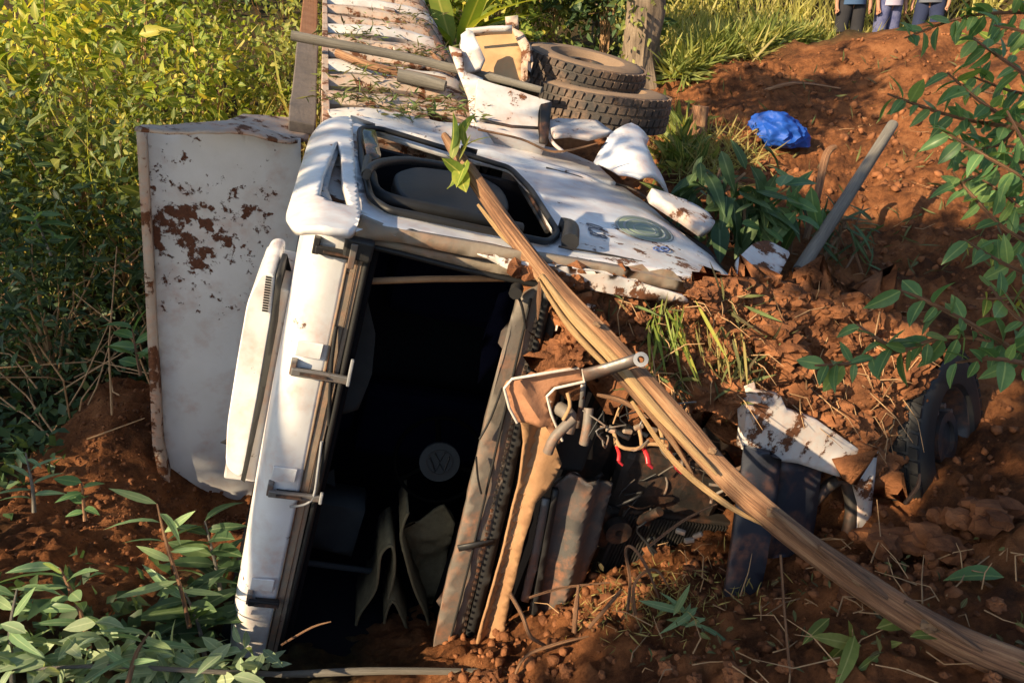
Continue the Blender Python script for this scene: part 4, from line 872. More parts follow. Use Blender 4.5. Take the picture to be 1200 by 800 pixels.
# crumbs of earth over the bank, the heap and the slope
def crumbs(name, x, y, smin, smax, seed, label):
    g = np.random.default_rng(seed); n_ = len(x); ph = (1 + 5 ** .5) / 2
    iv = np.array([(-1, ph, 0), (1, ph, 0), (-1, -ph, 0), (1, -ph, 0), (0, -1, ph), (0, 1, ph), (0, -1, -ph), (0, 1, -ph), (ph, 0, -1), (ph, 0, 1), (-ph, 0, -1), (-ph, 0, 1)]) / 1.9
    fc = np.array([(0, 11, 5), (0, 5, 1), (0, 1, 7), (0, 7, 10), (0, 10, 11), (1, 5, 9), (5, 11, 4), (11, 10, 2), (10, 7, 6), (7, 1, 8), (3, 9, 4), (3, 4, 2), (3, 2, 6), (3, 6, 8), (3, 8, 9), (4, 9, 5), (2, 4, 11), (6, 2, 10), (8, 6, 7), (9, 8, 1)])
    s = (smin + (smax - smin) * g.random(n_) ** 4)[:, None, None]
    V_ = iv[None] * g.uniform(.55, 1.35, (n_, 12, 1)) * s * g.uniform(.7, 1.3, (n_, 1, 3)); c = np.stack([x, y, gh(x, y)], 1); c[:, 2] += s[:, 0, 0] * .3; V_ = V_ + c[:, None]
    F_ = (fc[None] + (np.arange(n_) * 12)[:, None, None]).reshape(-1); me = bpy.data.meshes.new(name); me.vertices.add(n_ * 12); me.vertices.foreach_set('co', V_.reshape(-1).astype('f')); nf = n_ * 20
    me.loops.add(nf * 3); me.loops.foreach_set('vertex_index', F_.astype('i')); me.polygons.add(nf); me.polygons.foreach_set('loop_start', np.arange(0, nf * 3, 3, dtype='i')); me.update(calc_edges=True); me.validate()
    o = link(name, me, soil_bits, kind='stuff'); tag(o, label, 'soil')
g = np.random.default_rng(61); n_ = 8000; y = 2.0 * (6.5 / 2.0) ** g.random(n_); x = y * g.uniform(-.12, .78, n_); cl_ = np.array([noise.noise(Vector((a * 1.7, b * 1.7, 3))) for a, b in zip(x, y)]); k_ = (cl_ > g.normal(0, .22, n_)) & ~((x < .2) & (y > 3.6)); crumbs('soil_crumbs', x[k_], y[k_], .004, .034, 62, 'crumbled red soil covering the near bank')
n_ = 1700; y = 6.5 * (10.8 / 6.5) ** g.random(n_); x = y * g.uniform(.12, .75, n_); crumbs('slope_crumbs', x, y, .006, .05, 63, 'crumbled red soil on the far slope')
n_ = 1800; x = -2.35 + g.normal(0, .4, n_); y = 4.1 + g.normal(0, .5, n_); crumbs('heap_crumbs', x, y, .004, .02, 64, 'crumbled soil on the red heap beside the headboard')
# ------------------------------------------------------------------ things in and beside the cab
def ribbon(name, px, r0, dep, th, m, label, cat):
    P_ = [T.at(0, r0, x, y) for x, y in px]; q = []
    for i in range(len(P_) - 1):
        p0, p1, p2, p3 = P_[max(i - 1, 0)], P_[i], P_[i + 1], P_[min(i + 2, len(P_) - 1)]
        for s in range(5):
            t = s / 5; q.append(.5 * ((2 * p1) + (p2 - p0) * t + (2 * p0 - 5 * p1 + 4 * p2 - p3) * t * t + (3 * p1 - p0 - 3 * p2 + p3) * t ** 3))
    q.append(P_[-1]); V = [p for p in q] + [p + T.R * dep + rv(.004) for p in q]; n_ = len(q)
    root = thing(name, P_[-1], label, cat)
    o = pydata('cloth_fold', V, [(i, i + 1, n_ + i + 1, n_ + i) for i in range(n_ - 1)], m, root, smooth=180); solid(o, th, 0)
    tube('bound_edge', q, .009, matedge_m, root, sm=1); return root
ribbon('floor_mat', [(478, 600), (470, 625), (476, 655), (486, 690), (502, 730), (500, 772), (486, 768), (478, 740), (462, 705), (452, 720), (447, 752), (430, 760), (417, 748), (420, 722), (440, 690), (446, 650), (460, 640), (462, 670), (455, 700)], .3, .3, .012, mat_m, 'brown floor mat crumpled in folds inside the dark cab', 'mat')
o = sheet('blanket', [(470, 618), (520, 592), (532, 610), (524, 660), (515, 720), (500, 760), (490, 700), (475, 650)], T.pl(0, .5), mat_m, thick=.015, rough=.08, step=.03); tag(o, 'dull brown blanket hanging behind the folded floor mat in the cab', 'blanket')
o = sheet('blue_rag', [(392, 745), (410, 735), (440, 748), (462, 770), (455, 790), (395, 790)], T.pl(0, .35), blue_m, thick=.02, rough=.07, step=.03); tag(o, 'dark blue rag lying at the bottom of the cab opening', 'rag')
o = sheet('panel_fragment', rounded([(862, 305), (884, 284), (900, 283), (926, 297), (912, 325), (893, 330), (866, 322)], 5), plane3((862, 305, 4.35), (926, 297, 4.6), (893, 330, 4.3)), white_mud, thick=.015, rough=.015); tag(o, 'small torn white panel fragment stuck in soil below the grey pole', 'panel')
bm = bmesh.new(); bmesh.ops.create_icosphere(bm, subdivisions=5, radius=1); c = on_ground(912, 166)
for v in bm.verts:
    q = v.co.copy(); rdg = 1 - abs(noise.noise(q * 2.2)); rd2 = 1 - abs(noise.noise(q * 5 + Vector((3, 0, 0))))
    k = .6 + .45 * rdg + .08 * rd2 + .3 * noise.noise(q * 1.2 + Vector((9, 1, 0)))
    v.co = c + Vector((q.x * .28 * k, q.y * .2 * k, max(-.05, q.z * .18 * k + .1 + .05 * q.x * -1)))
o = from_bm('tarpaulin', bm, blue_m, smooth=40); tag(o, 'crumpled bright blue tarpaulin lying on the red earth slope', 'tarpaulin')
st = on_ground(815, 168); o = log('cut_stump', [st - Vector((0, 0, .1)), st + Vector((0, 0, .15)), st + Vector((.02, 0, .38))], [.11, .1, .085], lg_pole, sides=12, wob=.3); tag(o, 'short orange-brown broken stump beside the rear wheels', 'stump')

# ------------------------------------------------------------------ people at the top of the bank
def person(px, dep, label, shirt, shorts, ax_, face):
    f0 = W(px, 40, dep); base = G(f0.x, f0.y); root = thing('person', base, label, 'person', None); fx = Vector((math.cos(face), math.sin(face), 0)); sx = Vector((-fx.y, fx.x, 0)) 
    def p(s, f, z): return base + sx * s + fx * f + Vector((0, 0, z))
    bm = bmesh.new(); sk = bm.verts.layers.skin.verify(); first = [True]
    def vert(co, r):
        v = bm.verts.new(co); v[sk].radius = (r, r); 
        if first[0]: v[sk].use_root = True; first[0] = False
        return v
    def chain(v, items):
        for co, r in items: w = vert(co, r); bm.edges.new((v, w)); v = w
        return v
    pel = vert(p(0, 0, .92), .13); ch = chain(pel, [(p(0, 0, 1.1), .125), (p(0, .01, 1.32), .14)]); nk = chain(ch, [(p(0, .01, 1.46), .055), (p(0, .02, 1.53), .06), (p(0, .035, 1.6), .088), (p(0, .03, 1.69), .07)])
    for s in (-1, 1):
        chain(pel, [(p(s * .1, 0, .82), .085), (p(s * .11, .02, .48), .055), (p(s * .11, -.01, .3), .052), (p(s * .11, -.02, .09), .036), (p(s * .115, .06, .04), .036), (p(s * .12, .14, .03), .03)])
        hd = chain(ch, [(p(s * .19, 0, 1.38), .055), (p(s * .24, -.02, 1.1), .04), (p(s * .25, .06, .86), .028), (p(s * .25, .08, .8), .03)])
        for j in range(5):
            o_ = (j - 2) * .014; chain(hd, [(p(s * .25 + (s * -.03 if j == 4 else 0), .08 + o_, .77), .009), (p(s * .25, .085 + o_, .72 + .008 * abs(j - 1)), .008)])
    body = from_bm('body', bm, skin_m, root); body.modifiers.new('skin', 'SKIN').use_smooth_shade = True; u_ = body.modifiers.new('sub', 'SUBSURF'); u_.levels = u_.render_levels = 2
    bm = bmesh.new()
    for s in (-1, 1): add_tube(bm, [p(s * .075, 0, .95), p(s * .1, 0, .8), p(s * .115, .01, .6), p(s * .118, .02, .47)], [.125, .12, .1, .098], 14, True)
    from_bm('shorts', bm, shorts, root, smooth=50)
    bm = bmesh.new(); add_tube(bm, [p(0, 0, .86), p(0, 0, 1.0), p(0, 0, 1.25), p(0, .01, 1.4), p(0, .01, 1.47)], [.19, .18, .185, .16, .07], 18, True, flat=1.)
    for s in (-1, 1): add_tube(bm, [p(s * .13, 0, 1.4), p(s * .21, 0, 1.33), p(s * .245, -.01, 1.15)], [.08, .075, .065], 12, True)
    from_bm('shirt', bm, shirt, root, smooth=50)
    bm = bmesh.new(); bmesh.ops.create_uvsphere(bm, u_segments=14, v_segments=10, radius=1)
    for v in bm.verts: v.co = p(v.co.x * .085, .015 + v.co.y * .1, 1.68 + v.co.z * .075)
    from_bm('hair', bm, hair_m, root, smooth=60); bm = bmesh.new(); add_tube(bm, [p(0, .1, 1.63), p(0, .135, 1.595)], [.008, .016], 6); from_bm('nose', bm, skin_m, root, smooth=60)
    for s in (-1, 1):
        bm = bmesh.new(); add_box(bm, p(s * .035, .112, 1.635), sx * .012, fx * .004, Vector((0, 0, .006))); from_bm('eye', bm, hair_m, root)
    bm = bmesh.new(); add_box(bm, p(0, .112, 1.555), sx * .022, fx * .004, Vector((0, 0, .004))); from_bm('mouth', bm, red_m, root)
    return root
sh1 = mat('blue_shirt', (.05, .10, .2), (.04, .08, .17), 6, .9); sh2 = mat('lilac_cloth', (.42, .38, .48), (.35, .3, .4), 6, .9); sh3 = mat('slate_shirt', (.12, .13, .17), None, 6, .9)
dk1 = mat('black_shorts', (.015, .015, .02), (.025, .025, .03), 8, .9); dk2 = mat('blue_shorts', (.03, .04, .13), (.14, .15, .26), 14, .9); dk3 = mat('navy_shorts', (.02, .03, .08), None, 8, .9)
person(993, 11.4, 'person in black shorts and a blue shirt standing on the bank crest', sh1, dk1, 0, -1.6)
person(1036, 11.5, 'person in patterned blue shorts and a pale top standing on the bank', sh2, dk2, 0, -1.3)
person(1084, 11.5, 'person in plain navy shorts standing on the bank crest', sh3, dk3, 0, -2.2)

# ------------------------------------------------------------------ trees and shrubs
def tree(name, base, h, r0, label, crown_c, crown_r, ncl, per, size, m, seed, cat='tree', lean=(0, 0)):
    g = np.random.default_rng(seed); t = thing(name, base, label, cat); base = Vector(base); top = base + Vector((lean[0], lean[1], h))
    pts = [base - Vector((0, 0, .3)), base + Vector((.03, 0, .35)), base.lerp(top, .35) + rv(.06), base.lerp(top, .7) + rv(.08), top]
    log('trunk', pts, [r0 * 1.35, r0, r0 * .9, r0 * .65, r0 * .2], lg_trunk, t, 20, .4)
    d = rand_dirs(ncl, g); cen = d * (g.uniform(.35, 1, (ncl, 1)) ** .5) * np.array(crown_r) + np.array(crown_c)
    P, o, Nm, S = cluster_leaves(cen, .22, per, size, g, crown_c); link('crown', leaf_mesh('crown', P, o, Nm, S, .3, g=g), m, t)
    for k in range(7):
        e = Vector(cen[k * ncl // 7].tolist()); s = base.lerp(top, rnd.uniform(.45, .8)); log('limb', [s, s.lerp(e, .5) + Vector((0, 0, .15)), e], [r0 * .35, r0 * .22, .012], lg_trunk, t, 8, .1, seed=k)
    return t
b_ = on_ground(752, 96); b_ = Vector((W(748, 60, 9.6).x, W(748, 60, 9.6).y, float(gz(W(748, 60, 9.6).x, W(748, 60, 9.6).y))))
tree('bare_trunk_tree', b_, 5.5, .23, 'thick pale-barked tree trunk rising behind the rear wheels', (b_.x + .2, b_.y + .3, b_.z + 4.9), (1.8, 1.6, 1.1), 70, 26, .12, lf_mid, 3)
vt = [o_ for o_ in bpy.data.objects if o_.name == 'bare_trunk_tree'][0]; gv = np.random.default_rng(6); cv_ = [(b_.x + .24 * math.cos(a), b_.y + .24 * math.sin(a), b_.z + h) for a, h in zip(gv.uniform(0, 6.28, 34), gv.uniform(.0, 2.4, 34))]
Pv, ov, Nv, Sv = cluster_leaves(cv_, .1, 10, .1, gv, (b_.x, b_.y, b_.z + 1)); link('climbing_vine', leaf_mesh('climbing_vine', Pv, ov, Nv, Sv, .3, g=gv), lf_mid, vt)
b2 = W(699, 20, 11.5); tree('slender_tree', G(b2.x, b2.y), 4.5, .09, 'slender tree among dark foliage behind the open white box', (b2.x, b2.y + .2, float(gz(b2.x, b2.y)) + 3.8), (1.2, 1.2, 1.2), 50, 24, .12, lf_mid, 4)
SH = [  # x, y, height, radius, clusters, leaf size, material, label
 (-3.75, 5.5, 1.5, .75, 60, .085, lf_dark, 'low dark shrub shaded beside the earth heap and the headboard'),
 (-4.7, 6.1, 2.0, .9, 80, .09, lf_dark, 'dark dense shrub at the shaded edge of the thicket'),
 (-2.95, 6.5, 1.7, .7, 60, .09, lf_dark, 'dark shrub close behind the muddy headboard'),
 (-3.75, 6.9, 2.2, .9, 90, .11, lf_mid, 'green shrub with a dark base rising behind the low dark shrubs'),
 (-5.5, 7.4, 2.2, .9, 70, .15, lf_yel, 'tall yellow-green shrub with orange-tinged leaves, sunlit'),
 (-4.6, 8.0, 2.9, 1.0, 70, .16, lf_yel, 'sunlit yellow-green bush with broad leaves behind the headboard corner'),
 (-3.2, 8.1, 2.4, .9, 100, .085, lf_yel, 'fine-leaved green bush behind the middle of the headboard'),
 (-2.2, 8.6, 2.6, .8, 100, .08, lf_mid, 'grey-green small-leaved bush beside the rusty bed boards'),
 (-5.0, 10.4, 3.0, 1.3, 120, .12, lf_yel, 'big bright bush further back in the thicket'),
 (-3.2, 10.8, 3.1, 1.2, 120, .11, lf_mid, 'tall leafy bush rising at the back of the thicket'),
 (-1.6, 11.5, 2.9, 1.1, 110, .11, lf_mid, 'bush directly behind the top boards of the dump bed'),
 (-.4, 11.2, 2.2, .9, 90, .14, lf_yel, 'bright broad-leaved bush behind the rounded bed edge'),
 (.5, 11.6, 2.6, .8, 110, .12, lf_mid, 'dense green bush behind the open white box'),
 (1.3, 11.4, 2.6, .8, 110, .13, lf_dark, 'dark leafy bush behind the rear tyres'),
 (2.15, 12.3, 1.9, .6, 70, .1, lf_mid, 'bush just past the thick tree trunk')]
for k, (x, y, h, r, ncl, sz, m, lab) in enumerate(SH):
    shrub('leafy_shrub', G(x, y), h, r, int(ncl * .8), 26, sz * 1.05, m, lab, 'shrub', None, 20 + k, crad=.15, shell=.1)
# distant wooded rise: reads as one mass
g = np.random.default_rng(9); cen = []
for k in range(900):
    x = g.uniform(-22, 24); y = g.uniform(14, 22); z = float(gz(x, y)); cen.append((x, y, z + abs(g.normal()) * 1.6 + .3))
    if 2.2 < x < 9 and y < 18: cen[-1] = (x, y + 5, z + 2 + abs(g.normal()))
P, o_, Nm, S = cluster_leaves(cen, .45, 30, .22, g); o = link('far_thicket', leaf_mesh('far_thicket', P, o_, Nm, S, .3, g=g), lf_dark, kind='stuff'); tag(o, 'thicket covering the rise behind everything, leaves darkened for shaded gaps', 'thicket')  # deep green leaves stand in for shade in gaps between the bushes
# broad strap-leaf plants behind the bed edge
def strap_plant(name, base, nl, ln, w, m, label, cat, spread=.6, group=None, seed=1):
    t = thing(name, base, label, cat, group); rr = random.Random(seed); ls = leaf_set(name + str(seed), m, w, .45)
    for k in range(nl):
        a = rr.uniform(0, 6.28); d = Vector((math.cos(a) * spread, math.sin(a) * spread, rr.uniform(.5, 1.2))); put_leaf(ls, Vector(base) + Vector((math.cos(a), math.sin(a), 0)) * .03, d, Vector((0, 0, 1)) + rv(.2), ln * rr.uniform(.6, 1.15), t)
    bm = bmesh.new(); add_tube(bm, [Vector(base) - Vector((0, 0, .1)), Vector(base) + Vector((0, 0, .1))], [.025, .015], 6); from_bm('stem', bm, twig_m, t); return t
strap_plant('strap_leaf_plant', W(533, 60, 8.5), 16, 1.1, .09, lf_yel, 'broad strap-leaved plant lit by sun beside the rounded bed edge', 'plant', seed=2)
# undergrowth on the shaded left
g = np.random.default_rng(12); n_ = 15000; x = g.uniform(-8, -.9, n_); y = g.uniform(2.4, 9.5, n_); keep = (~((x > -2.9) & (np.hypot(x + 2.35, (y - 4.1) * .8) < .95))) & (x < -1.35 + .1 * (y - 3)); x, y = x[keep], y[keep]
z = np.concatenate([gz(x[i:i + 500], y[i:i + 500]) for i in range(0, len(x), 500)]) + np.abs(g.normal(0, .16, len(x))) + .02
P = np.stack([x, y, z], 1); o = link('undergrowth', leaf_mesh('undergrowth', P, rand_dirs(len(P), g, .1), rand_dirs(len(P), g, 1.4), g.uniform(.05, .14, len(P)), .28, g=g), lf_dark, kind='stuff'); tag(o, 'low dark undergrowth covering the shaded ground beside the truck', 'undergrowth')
bm = bmesh.new()
for k in range(150):
    p = Vector((rnd.uniform(-5.5, -2.4), rnd.uniform(4.2, 7.5), 0)); p.z = float(gz(p.x, p.y)) + rnd.uniform(.0, .7); d = rv(.35); d.z = abs(d.z) * .9
    add_tube(bm, [p, p + d * .6 + rv(.04), p + d * 1.3 + rv(.08)], [.007, .006, .003], 4)
o = from_bm('dry_stems', bm, root_m, kind='stuff'); tag(o, 'thin dry stems tangled through the shaded undergrowth', 'stems')
# tall stalks standing among the bushes
def stalks(name, n_, xr, yr, ln, m, label, seed, w):
    g = np.random.default_rng(seed); x = g.uniform(*xr, n_); y = g.uniform(*yr, n_); z = gz(x, y) + g.uniform(0, 1.3, n_); d = rand_dirs(n_, g, 2.2)
    o = link(name, leaf_mesh(name, np.stack([x, y, z], 1), d, rand_dirs(n_, g) + np.array(to_sun), g.uniform(.5, 1.3, n_) * ln, w, .25, 4, g=g), m, kind='stuff'); tag(o, label, 'grass')
stalks('tall_stalks', 330, (-6.5, -1.6), (6.6, 9.5), .75, lf_grass, 'tall sunlit grass stalks growing through the bushes', 81, .03)
stalks('dry_stalks', 420, (-6.0, -1.6), (5.8, 9), .6, lf_dry, 'dry straw-coloured stalks standing among the bushes', 82, .014)
# grass on the hill beyond the bank
def grass(name, pts, ln, m, label, seed, w=.035, zb=1.6):
    g = np.random.default_rng(seed); P = np.array(pts); d = rand_dirs(len(P), g, zb); o = link(name, leaf_mesh(name, P, d, rand_dirs(len(P), g), g.uniform(.6, 1.3, len(P)) * ln, w, .3, 3, g=g), m, kind='stuff'); tag(o, label, 'grass'); return o
g = np.random.default_rng(14); x = g.uniform(1.8, 9.5, 11000); y = g.uniform(10.6, 19, 11000); k_ = (y > 11.7 + .03 * x) | (x < 3.4); x, y = x[k_], y[k_]; grass('tall_grass', np.stack([x, y, gz(x, y)], 1), .42, lf_grass, 'tall sunlit yellow-green grass on the hill above the bank', 15)
P = []
for k in range(2600):
    t = g.random(); px, py = 790 + 175 * t + g.normal() * 9, 88 - 78 * t + g.normal() * (9 if t > .3 else 14); d = 9.6 + 1.6 * t; p = W(px, py, d); P.append((p.x, p.y, float(gz(p.x, p.y)) + abs(g.normal() * .08)))
grass('cane_grass', P, .38, lf_mid, 'dark green flattened cane grass along the edge of the earth bank', 16, .04, .5)
P = [tuple(on_ground(830 + g.normal() * 32, 190 + g.normal() * 16) + Vector((0, 0, .03))) for k in range(900)]; grass('straw', P, .22, lf_dry, 'dry straw lying on the earth behind the torn fender', 17, .03, .15)
P = [tuple(on_ground(800 + g.normal() * 14, 175 + g.normal() * 22)) for k in range(260)]; grass('weeds', P, .26, lf_mid, 'green weeds growing around the orange-brown stump', 18, .09, .8)
# leafy plants flattened between truck and bank
for k, (px, py, n_, ln, m, lab) in enumerate(((838, 240, 40, .34, lf_dark, 'dark broad-leaved plant crushed beside the torn fender flare'), (880, 275, 40, .36, lf_dark, 'dark drooping plant below the straw beside the door'), (918, 268, 34, .34, lf_cool, 'bluish-green drooping plant near the foot of the bent root'), (985, 290, 40, .3, lf_dark, 'grassy dark clump hanging by the slanting grey pole'))):
    b = W(px, py - 25, 5.1 if k < 3 else 5.3); t = thing('crushed_plant', b, lab, 'plant'); ls = leaf_set('crushed%d' % k, m, .16 if k < 3 else .05, .3)
    for j in range(n_): put_leaf(ls, b + Vector((rnd.gauss(0, .14), rnd.gauss(0, .12), rnd.gauss(0, .1))), Vector((rnd.gauss(0, .8), rnd.gauss(-.4, .6), rnd.gauss(-.5, .6))), Vector((rnd.gauss(0, .5), -.4, 1)), ln * rnd.uniform(.5, 1), t)
    bm = bmesh.new()
    for j in range(5): add_tube(bm, [b + rv(.06), b + rv(.12) - Vector((0, 0, .2)), b + rv(.14) - Vector((0, 0, .45))], [.012, .01, .006], 5)
    from_bm('stem', bm, twig_m, t)
# torn stalks hanging from the earth heap
for k, (x, y, n_, m, lab) in enumerate(((782, 365, 26, lf_yel, 'pale yellow-green torn stalks hanging below the door sill'), (835, 400, 22, lf_dry, 'frayed green stalks hanging under the packed earth'), (865, 410, 20, lf_dry, 'tattered straw-coloured stalk bunch above the bumper'))):
    b = W(x, y, 3.12 + .06 * k); t = thing('torn_stalks', b, lab, 'stalks'); ls = leaf_set('torn%d' % k, m, .022, .1)
    for j in range(n_): put_leaf(ls, b + cw((rnd.gauss(0, .06), rnd.gauss(0, .05), rnd.gauss(-.02, .02))), cw((rnd.gauss(.02, .35), -1, rnd.gauss(-.2, .3))), cw((rnd.gauss(0, .4), .1, -1)), rnd.uniform(.06, .3) * (1 - .25 * k), t)
# foreground branches with broad leaves on the right
def leafy_branches(name, base, br, label, cat, ls, size, step_px, seed, group=None, jit=.9, nmax=295):
    global rnd
    t = thing(name, base, label, cat, group); r_ = random.Random(seed); n_ = 0
    for b in br:
        pts = [W(*q) for q in b]; log('stem', pts, [.009] + [.006] * (len(pts) - 2) + [.003], lg_pole, t, 6, .1, sm=4)
        for i in range(len(b) - 1):
            a, c = Vector(b[i]), Vector(b[i + 1]); m_ = max(1, int(math.hypot(c.x - a.x, c.y - a.y) / step_px))
            for j in range(m_):
                for side in (-1, 1):
                    if n_ > nmax or r_.random() < .15: continue
                    f = (j + r_.random()) / m_; q = a.lerp(c, f); ax = (c - a).to_2d().normalized(); sd = Vector((-ax.y, ax.x)) * side
                    dv = ax * r_.uniform(.1, .9) + sd * r_.uniform(.4, 1.1); d = cw((dv.x, -dv.y - r_.uniform(0, .5), r_.gauss(-.1, .6))); nrm = Vector((r_.gauss(0, jit * .7), r_.gauss(-.35, jit * .7), 1))
                    put_leaf(ls, W(q.x, q.y, q.z), d, nrm, size * r_.uniform(.6, 1.2), t); n_ += 1
    return t
leafy_branches('foreground_shrub', W(1260, 500, 2.5), [
 [(1260, 180, 2.4), (1200, 150, 2.4), (1150, 120, 2.4), (1110, 85, 2.45)], [(1250, 120, 2.3), (1190, 80, 2.3), (1140, 45, 2.35)], [(1190, 150, 2.4), (1130, 140, 2.45), (1080, 125, 2.5), (1040, 110, 2.5)],
 [(1260, 260, 2.3), (1200, 210, 2.3), (1150, 180, 2.3), (1100, 150, 2.35)], [(1240, 300, 2.35), (1180, 270, 2.35), (1140, 230, 2.4), (1115, 200, 2.4)], [(1250, 340, 2.3), (1200, 320, 2.3), (1160, 300, 2.3), (1130, 280, 2.35)],
 [(1260, 60, 2.4), (1210, 40, 2.4), (1165, 30, 2.4)], [(1260, 150, 2.5), (1210, 130, 2.5), (1170, 170, 2.5), (1120, 175, 2.5)], [(1260, 320, 2.5), (1210, 260, 2.5), (1180, 230, 2.5), (1150, 210, 2.5)], [(1260, 100, 2.6), (1200, 110, 2.6), (1140, 90, 2.6)], [(1260, 20, 2.5), (1200, 15, 2.5), (1130, 20, 2.55), (1060, 45, 2.6)], [(1260, 200, 2.7), (1190, 190, 2.7), (1125, 215, 2.7)], [(1260, 230, 2.1), (1215, 190, 2.1), (1180, 130, 2.15)]],
 'broad-leaved green shrub reaching in over the red slope beside the pole', 'shrub', LS_cool, .088, 10, 31)
leafy_branches('bank_shrub', W(1260, 420, 3.4), [[(1260, 90 + 55 * k, 3.3), (1210, 60 + 58 * k, 3.3), (1165, 50 + 60 * k, 3.35), (1120 + 12 * (k % 3), 40 + 62 * k, 3.4)] for k in range(6)], 'fine-leaved bright shrub growing on the bank behind the broad-leaved shrub', 'shrub', LS_yel, .085, 13, 35)
leafy_branches('foreground_branch', W(1260, 500, 2.3), [
 [(1260, 440, 2.2), (1180, 405, 2.2), (1110, 395, 2.2), (1060, 410, 2.25), (1000, 425, 2.3), (955, 428, 2.3)], [(1180, 405, 2.2), (1130, 375, 2.2), (1080, 350, 2.25), (1055, 340, 2.25)], [(1250, 410, 2.15), (1190, 370, 2.15), (1160, 335, 2.2)], [(1050, 410, 2.25), (1025, 395, 2.25), (1005, 380, 2.3)], [(1220, 430, 2.1), (1165, 420, 2.1), (1120, 425, 2.15)]],
 'low leafy branch reaching over the front wheel and crumpled wing', 'branch', LS_cool, .095, 13, 33)
# plants in the lower left
def stem_plant(name, spx, label, cat, ls, ln, n_, seed, lean=0, group=None):
    r_ = random.Random(seed); pts = [W(*q) for q in spx]; t = thing(name, pts[0], label, cat, group); log('stem', pts, [.012] + [.009] * (len(pts) - 2) + [.004], lg_pole if seed % 2 else lg_bark, t, 7, .05)
    for j in range(n_):
        f = .25 + .75 * j / (n_ - 1); k = f * (len(pts) - 1); i = min(int(k), len(pts) - 2); p = pts[i].lerp(pts[i + 1], k - i); sd = 1 if j % 2 else -1
        d = cw((sd * r_.uniform(.5, 1.1) + lean, r_.uniform(-.1, .7), r_.gauss(-.2, .4))); put_leaf(ls, p, d, Vector((r_.gauss(0, .3), r_.gauss(-.2, .3), 1)), ln * r_.uniform(.7, 1.15), t)
    return t
stem_plant('lance_leaf_plant', [(222, 735, 3.55), (212, 690, 3.55), (196, 640, 3.6), (184, 590, 3.65)], 'upright long-leaved plant in front of the earth heap beside the cab', 'plant', LS_lance, .25, 11, 1)
stem_plant('lance_leaf_plant', [(105, 760, 3.2), (95, 720, 3.2), (82, 690, 3.25), (70, 665, 3.3)], 'arching long-leaved plant with pale leaves before the earth heap', 'plant', LS_lance, .26, 11, 3, -.3)
stem_plant('lance_leaf_plant', [(15, 800, 3.1), (12, 740, 3.15), (20, 690, 3.2)], 'broad green plant at the outer edge of the lower thicket', 'plant', LS_lance, .24, 10, 4)
stem_plant('lance_leaf_plant', [(150, 800, 3.0), (160, 765, 3.05), (175, 740, 3.1)], 'short bright-leaved plant among the pale fallen leaves', 'plant', LS_lance, .2, 10, 5)
stem_plant('lance_leaf_plant', [(40, 600, 4.1), (38, 570, 4.1), (30, 530, 4.15)], 'light green young plant rising at the edge of the earth heap', 'plant', LS_lance, .17, 9, 6)
stem_plant('lance_leaf_plant', [(100, 610, 4.0), (98, 590, 4.0), (96, 565, 4.0)], 'tiny seedling with round leaves on the earth heap', 'plant', LS_cool, .13, 7, 7)
stem_plant('lance_leaf_plant', [(260, 700, 3.75), (252, 660, 3.8), (240, 610, 3.85)], 'dark long-leaved plant pressed against the cab roof', 'plant', LS_dark, .24, 14, 8, -.1)
stem_plant('lance_leaf_plant', [(240, 770, 3.55), (232, 730, 3.6), (215, 690, 3.65)], 'dark green plant at the foot of the cab roof', 'plant', LS_dark, .24, 14, 10, -.1)
stem_plant('lance_leaf_plant', [(165, 440, 4.9), (160, 415, 4.9), (155, 385, 4.95)], 'small light-leaved plant growing at the edge of the headboard', 'plant', LS_cool, .22, 9, 11, -.4)
stem_plant('lance_leaf_plant', [(60, 300, 5.6), (50, 275, 5.6), (40, 250, 5.6)], 'pale-leaved plant catching light in the dark thicket', 'plant', LS_cool, .2, 12, 12)
t = thing('fallen_leafy_branch', W(150, 800, 3.1), 'fallen branch of pale greyish-green leaves spread on the ground', 'branch')
log('stem', [W(330, 790, 3.3), W(220, 785, 3.15), (W(120, 780, 3.1)), W(10, 785, 3.05)], [.012, .011, .009, .005], lg_bark, t, 7)
for k in range(170):
    x = rnd.uniform(0, 320); y = 780 + rnd.gauss(0, 14) - (x < 160) * rnd.uniform(0, 20); put_leaf(LS_pale, W(x, y, 3.12 + x * .0006 + rnd.gauss(0, .05)), cw((rnd.gauss(-.4, .8), rnd.gauss(.05, .45), rnd.gauss(-.1, .5))), Vector((rnd.gauss(0, .5), rnd.gauss(-.3, .5), 1)), rnd.uniform(.08, .17), t)
# roots and torn grass sticking out of the packed earth
bm = bmesh.new(); P = []
for k in range(260):
    x, y = rnd.uniform(690, 1050), rnd.uniform(345, 520)
    if not inside((x, y), [(665, 350), (850, 330), (1010, 350), (1070, 450), (1035, 535), (925, 485), (870, 470), (760, 455)]): continue
    p = hit(x, y, phs); p = p + phs[1] * heapb(p); d = phs[1] * rnd.uniform(.02, .06) + rv(.05) - Vector((0, 0, .03)); add_tube(bm, [p, p + d, p + d * 1.6 + rv(.02) - Vector((0, 0, .04))], [.003, .0025, .001], 4)
    if k % 2 and x < 900: P += [tuple(p + rv(.025)) for j in range(6)]
o = from_bm('heap_roots', bm, root_m, kind='stuff'); tag(o, 'fine roots sticking out of the packed red earth', 'roots')
grass('heap_grass', P, .13, lf_litter, 'torn grass bits caught in the packed red earth', 91, .05, -.6)
# debris and seedlings on the slope behind
P = [tuple(on_ground(rnd.uniform(840, 1190), rnd.uniform(70, 330)) + Vector((0, 0, .05))) for k in range(220)]; grass('slope_debris', P, .14, lf_litter, 'withered plant debris scattered on the red slope', 92, .07, .3)
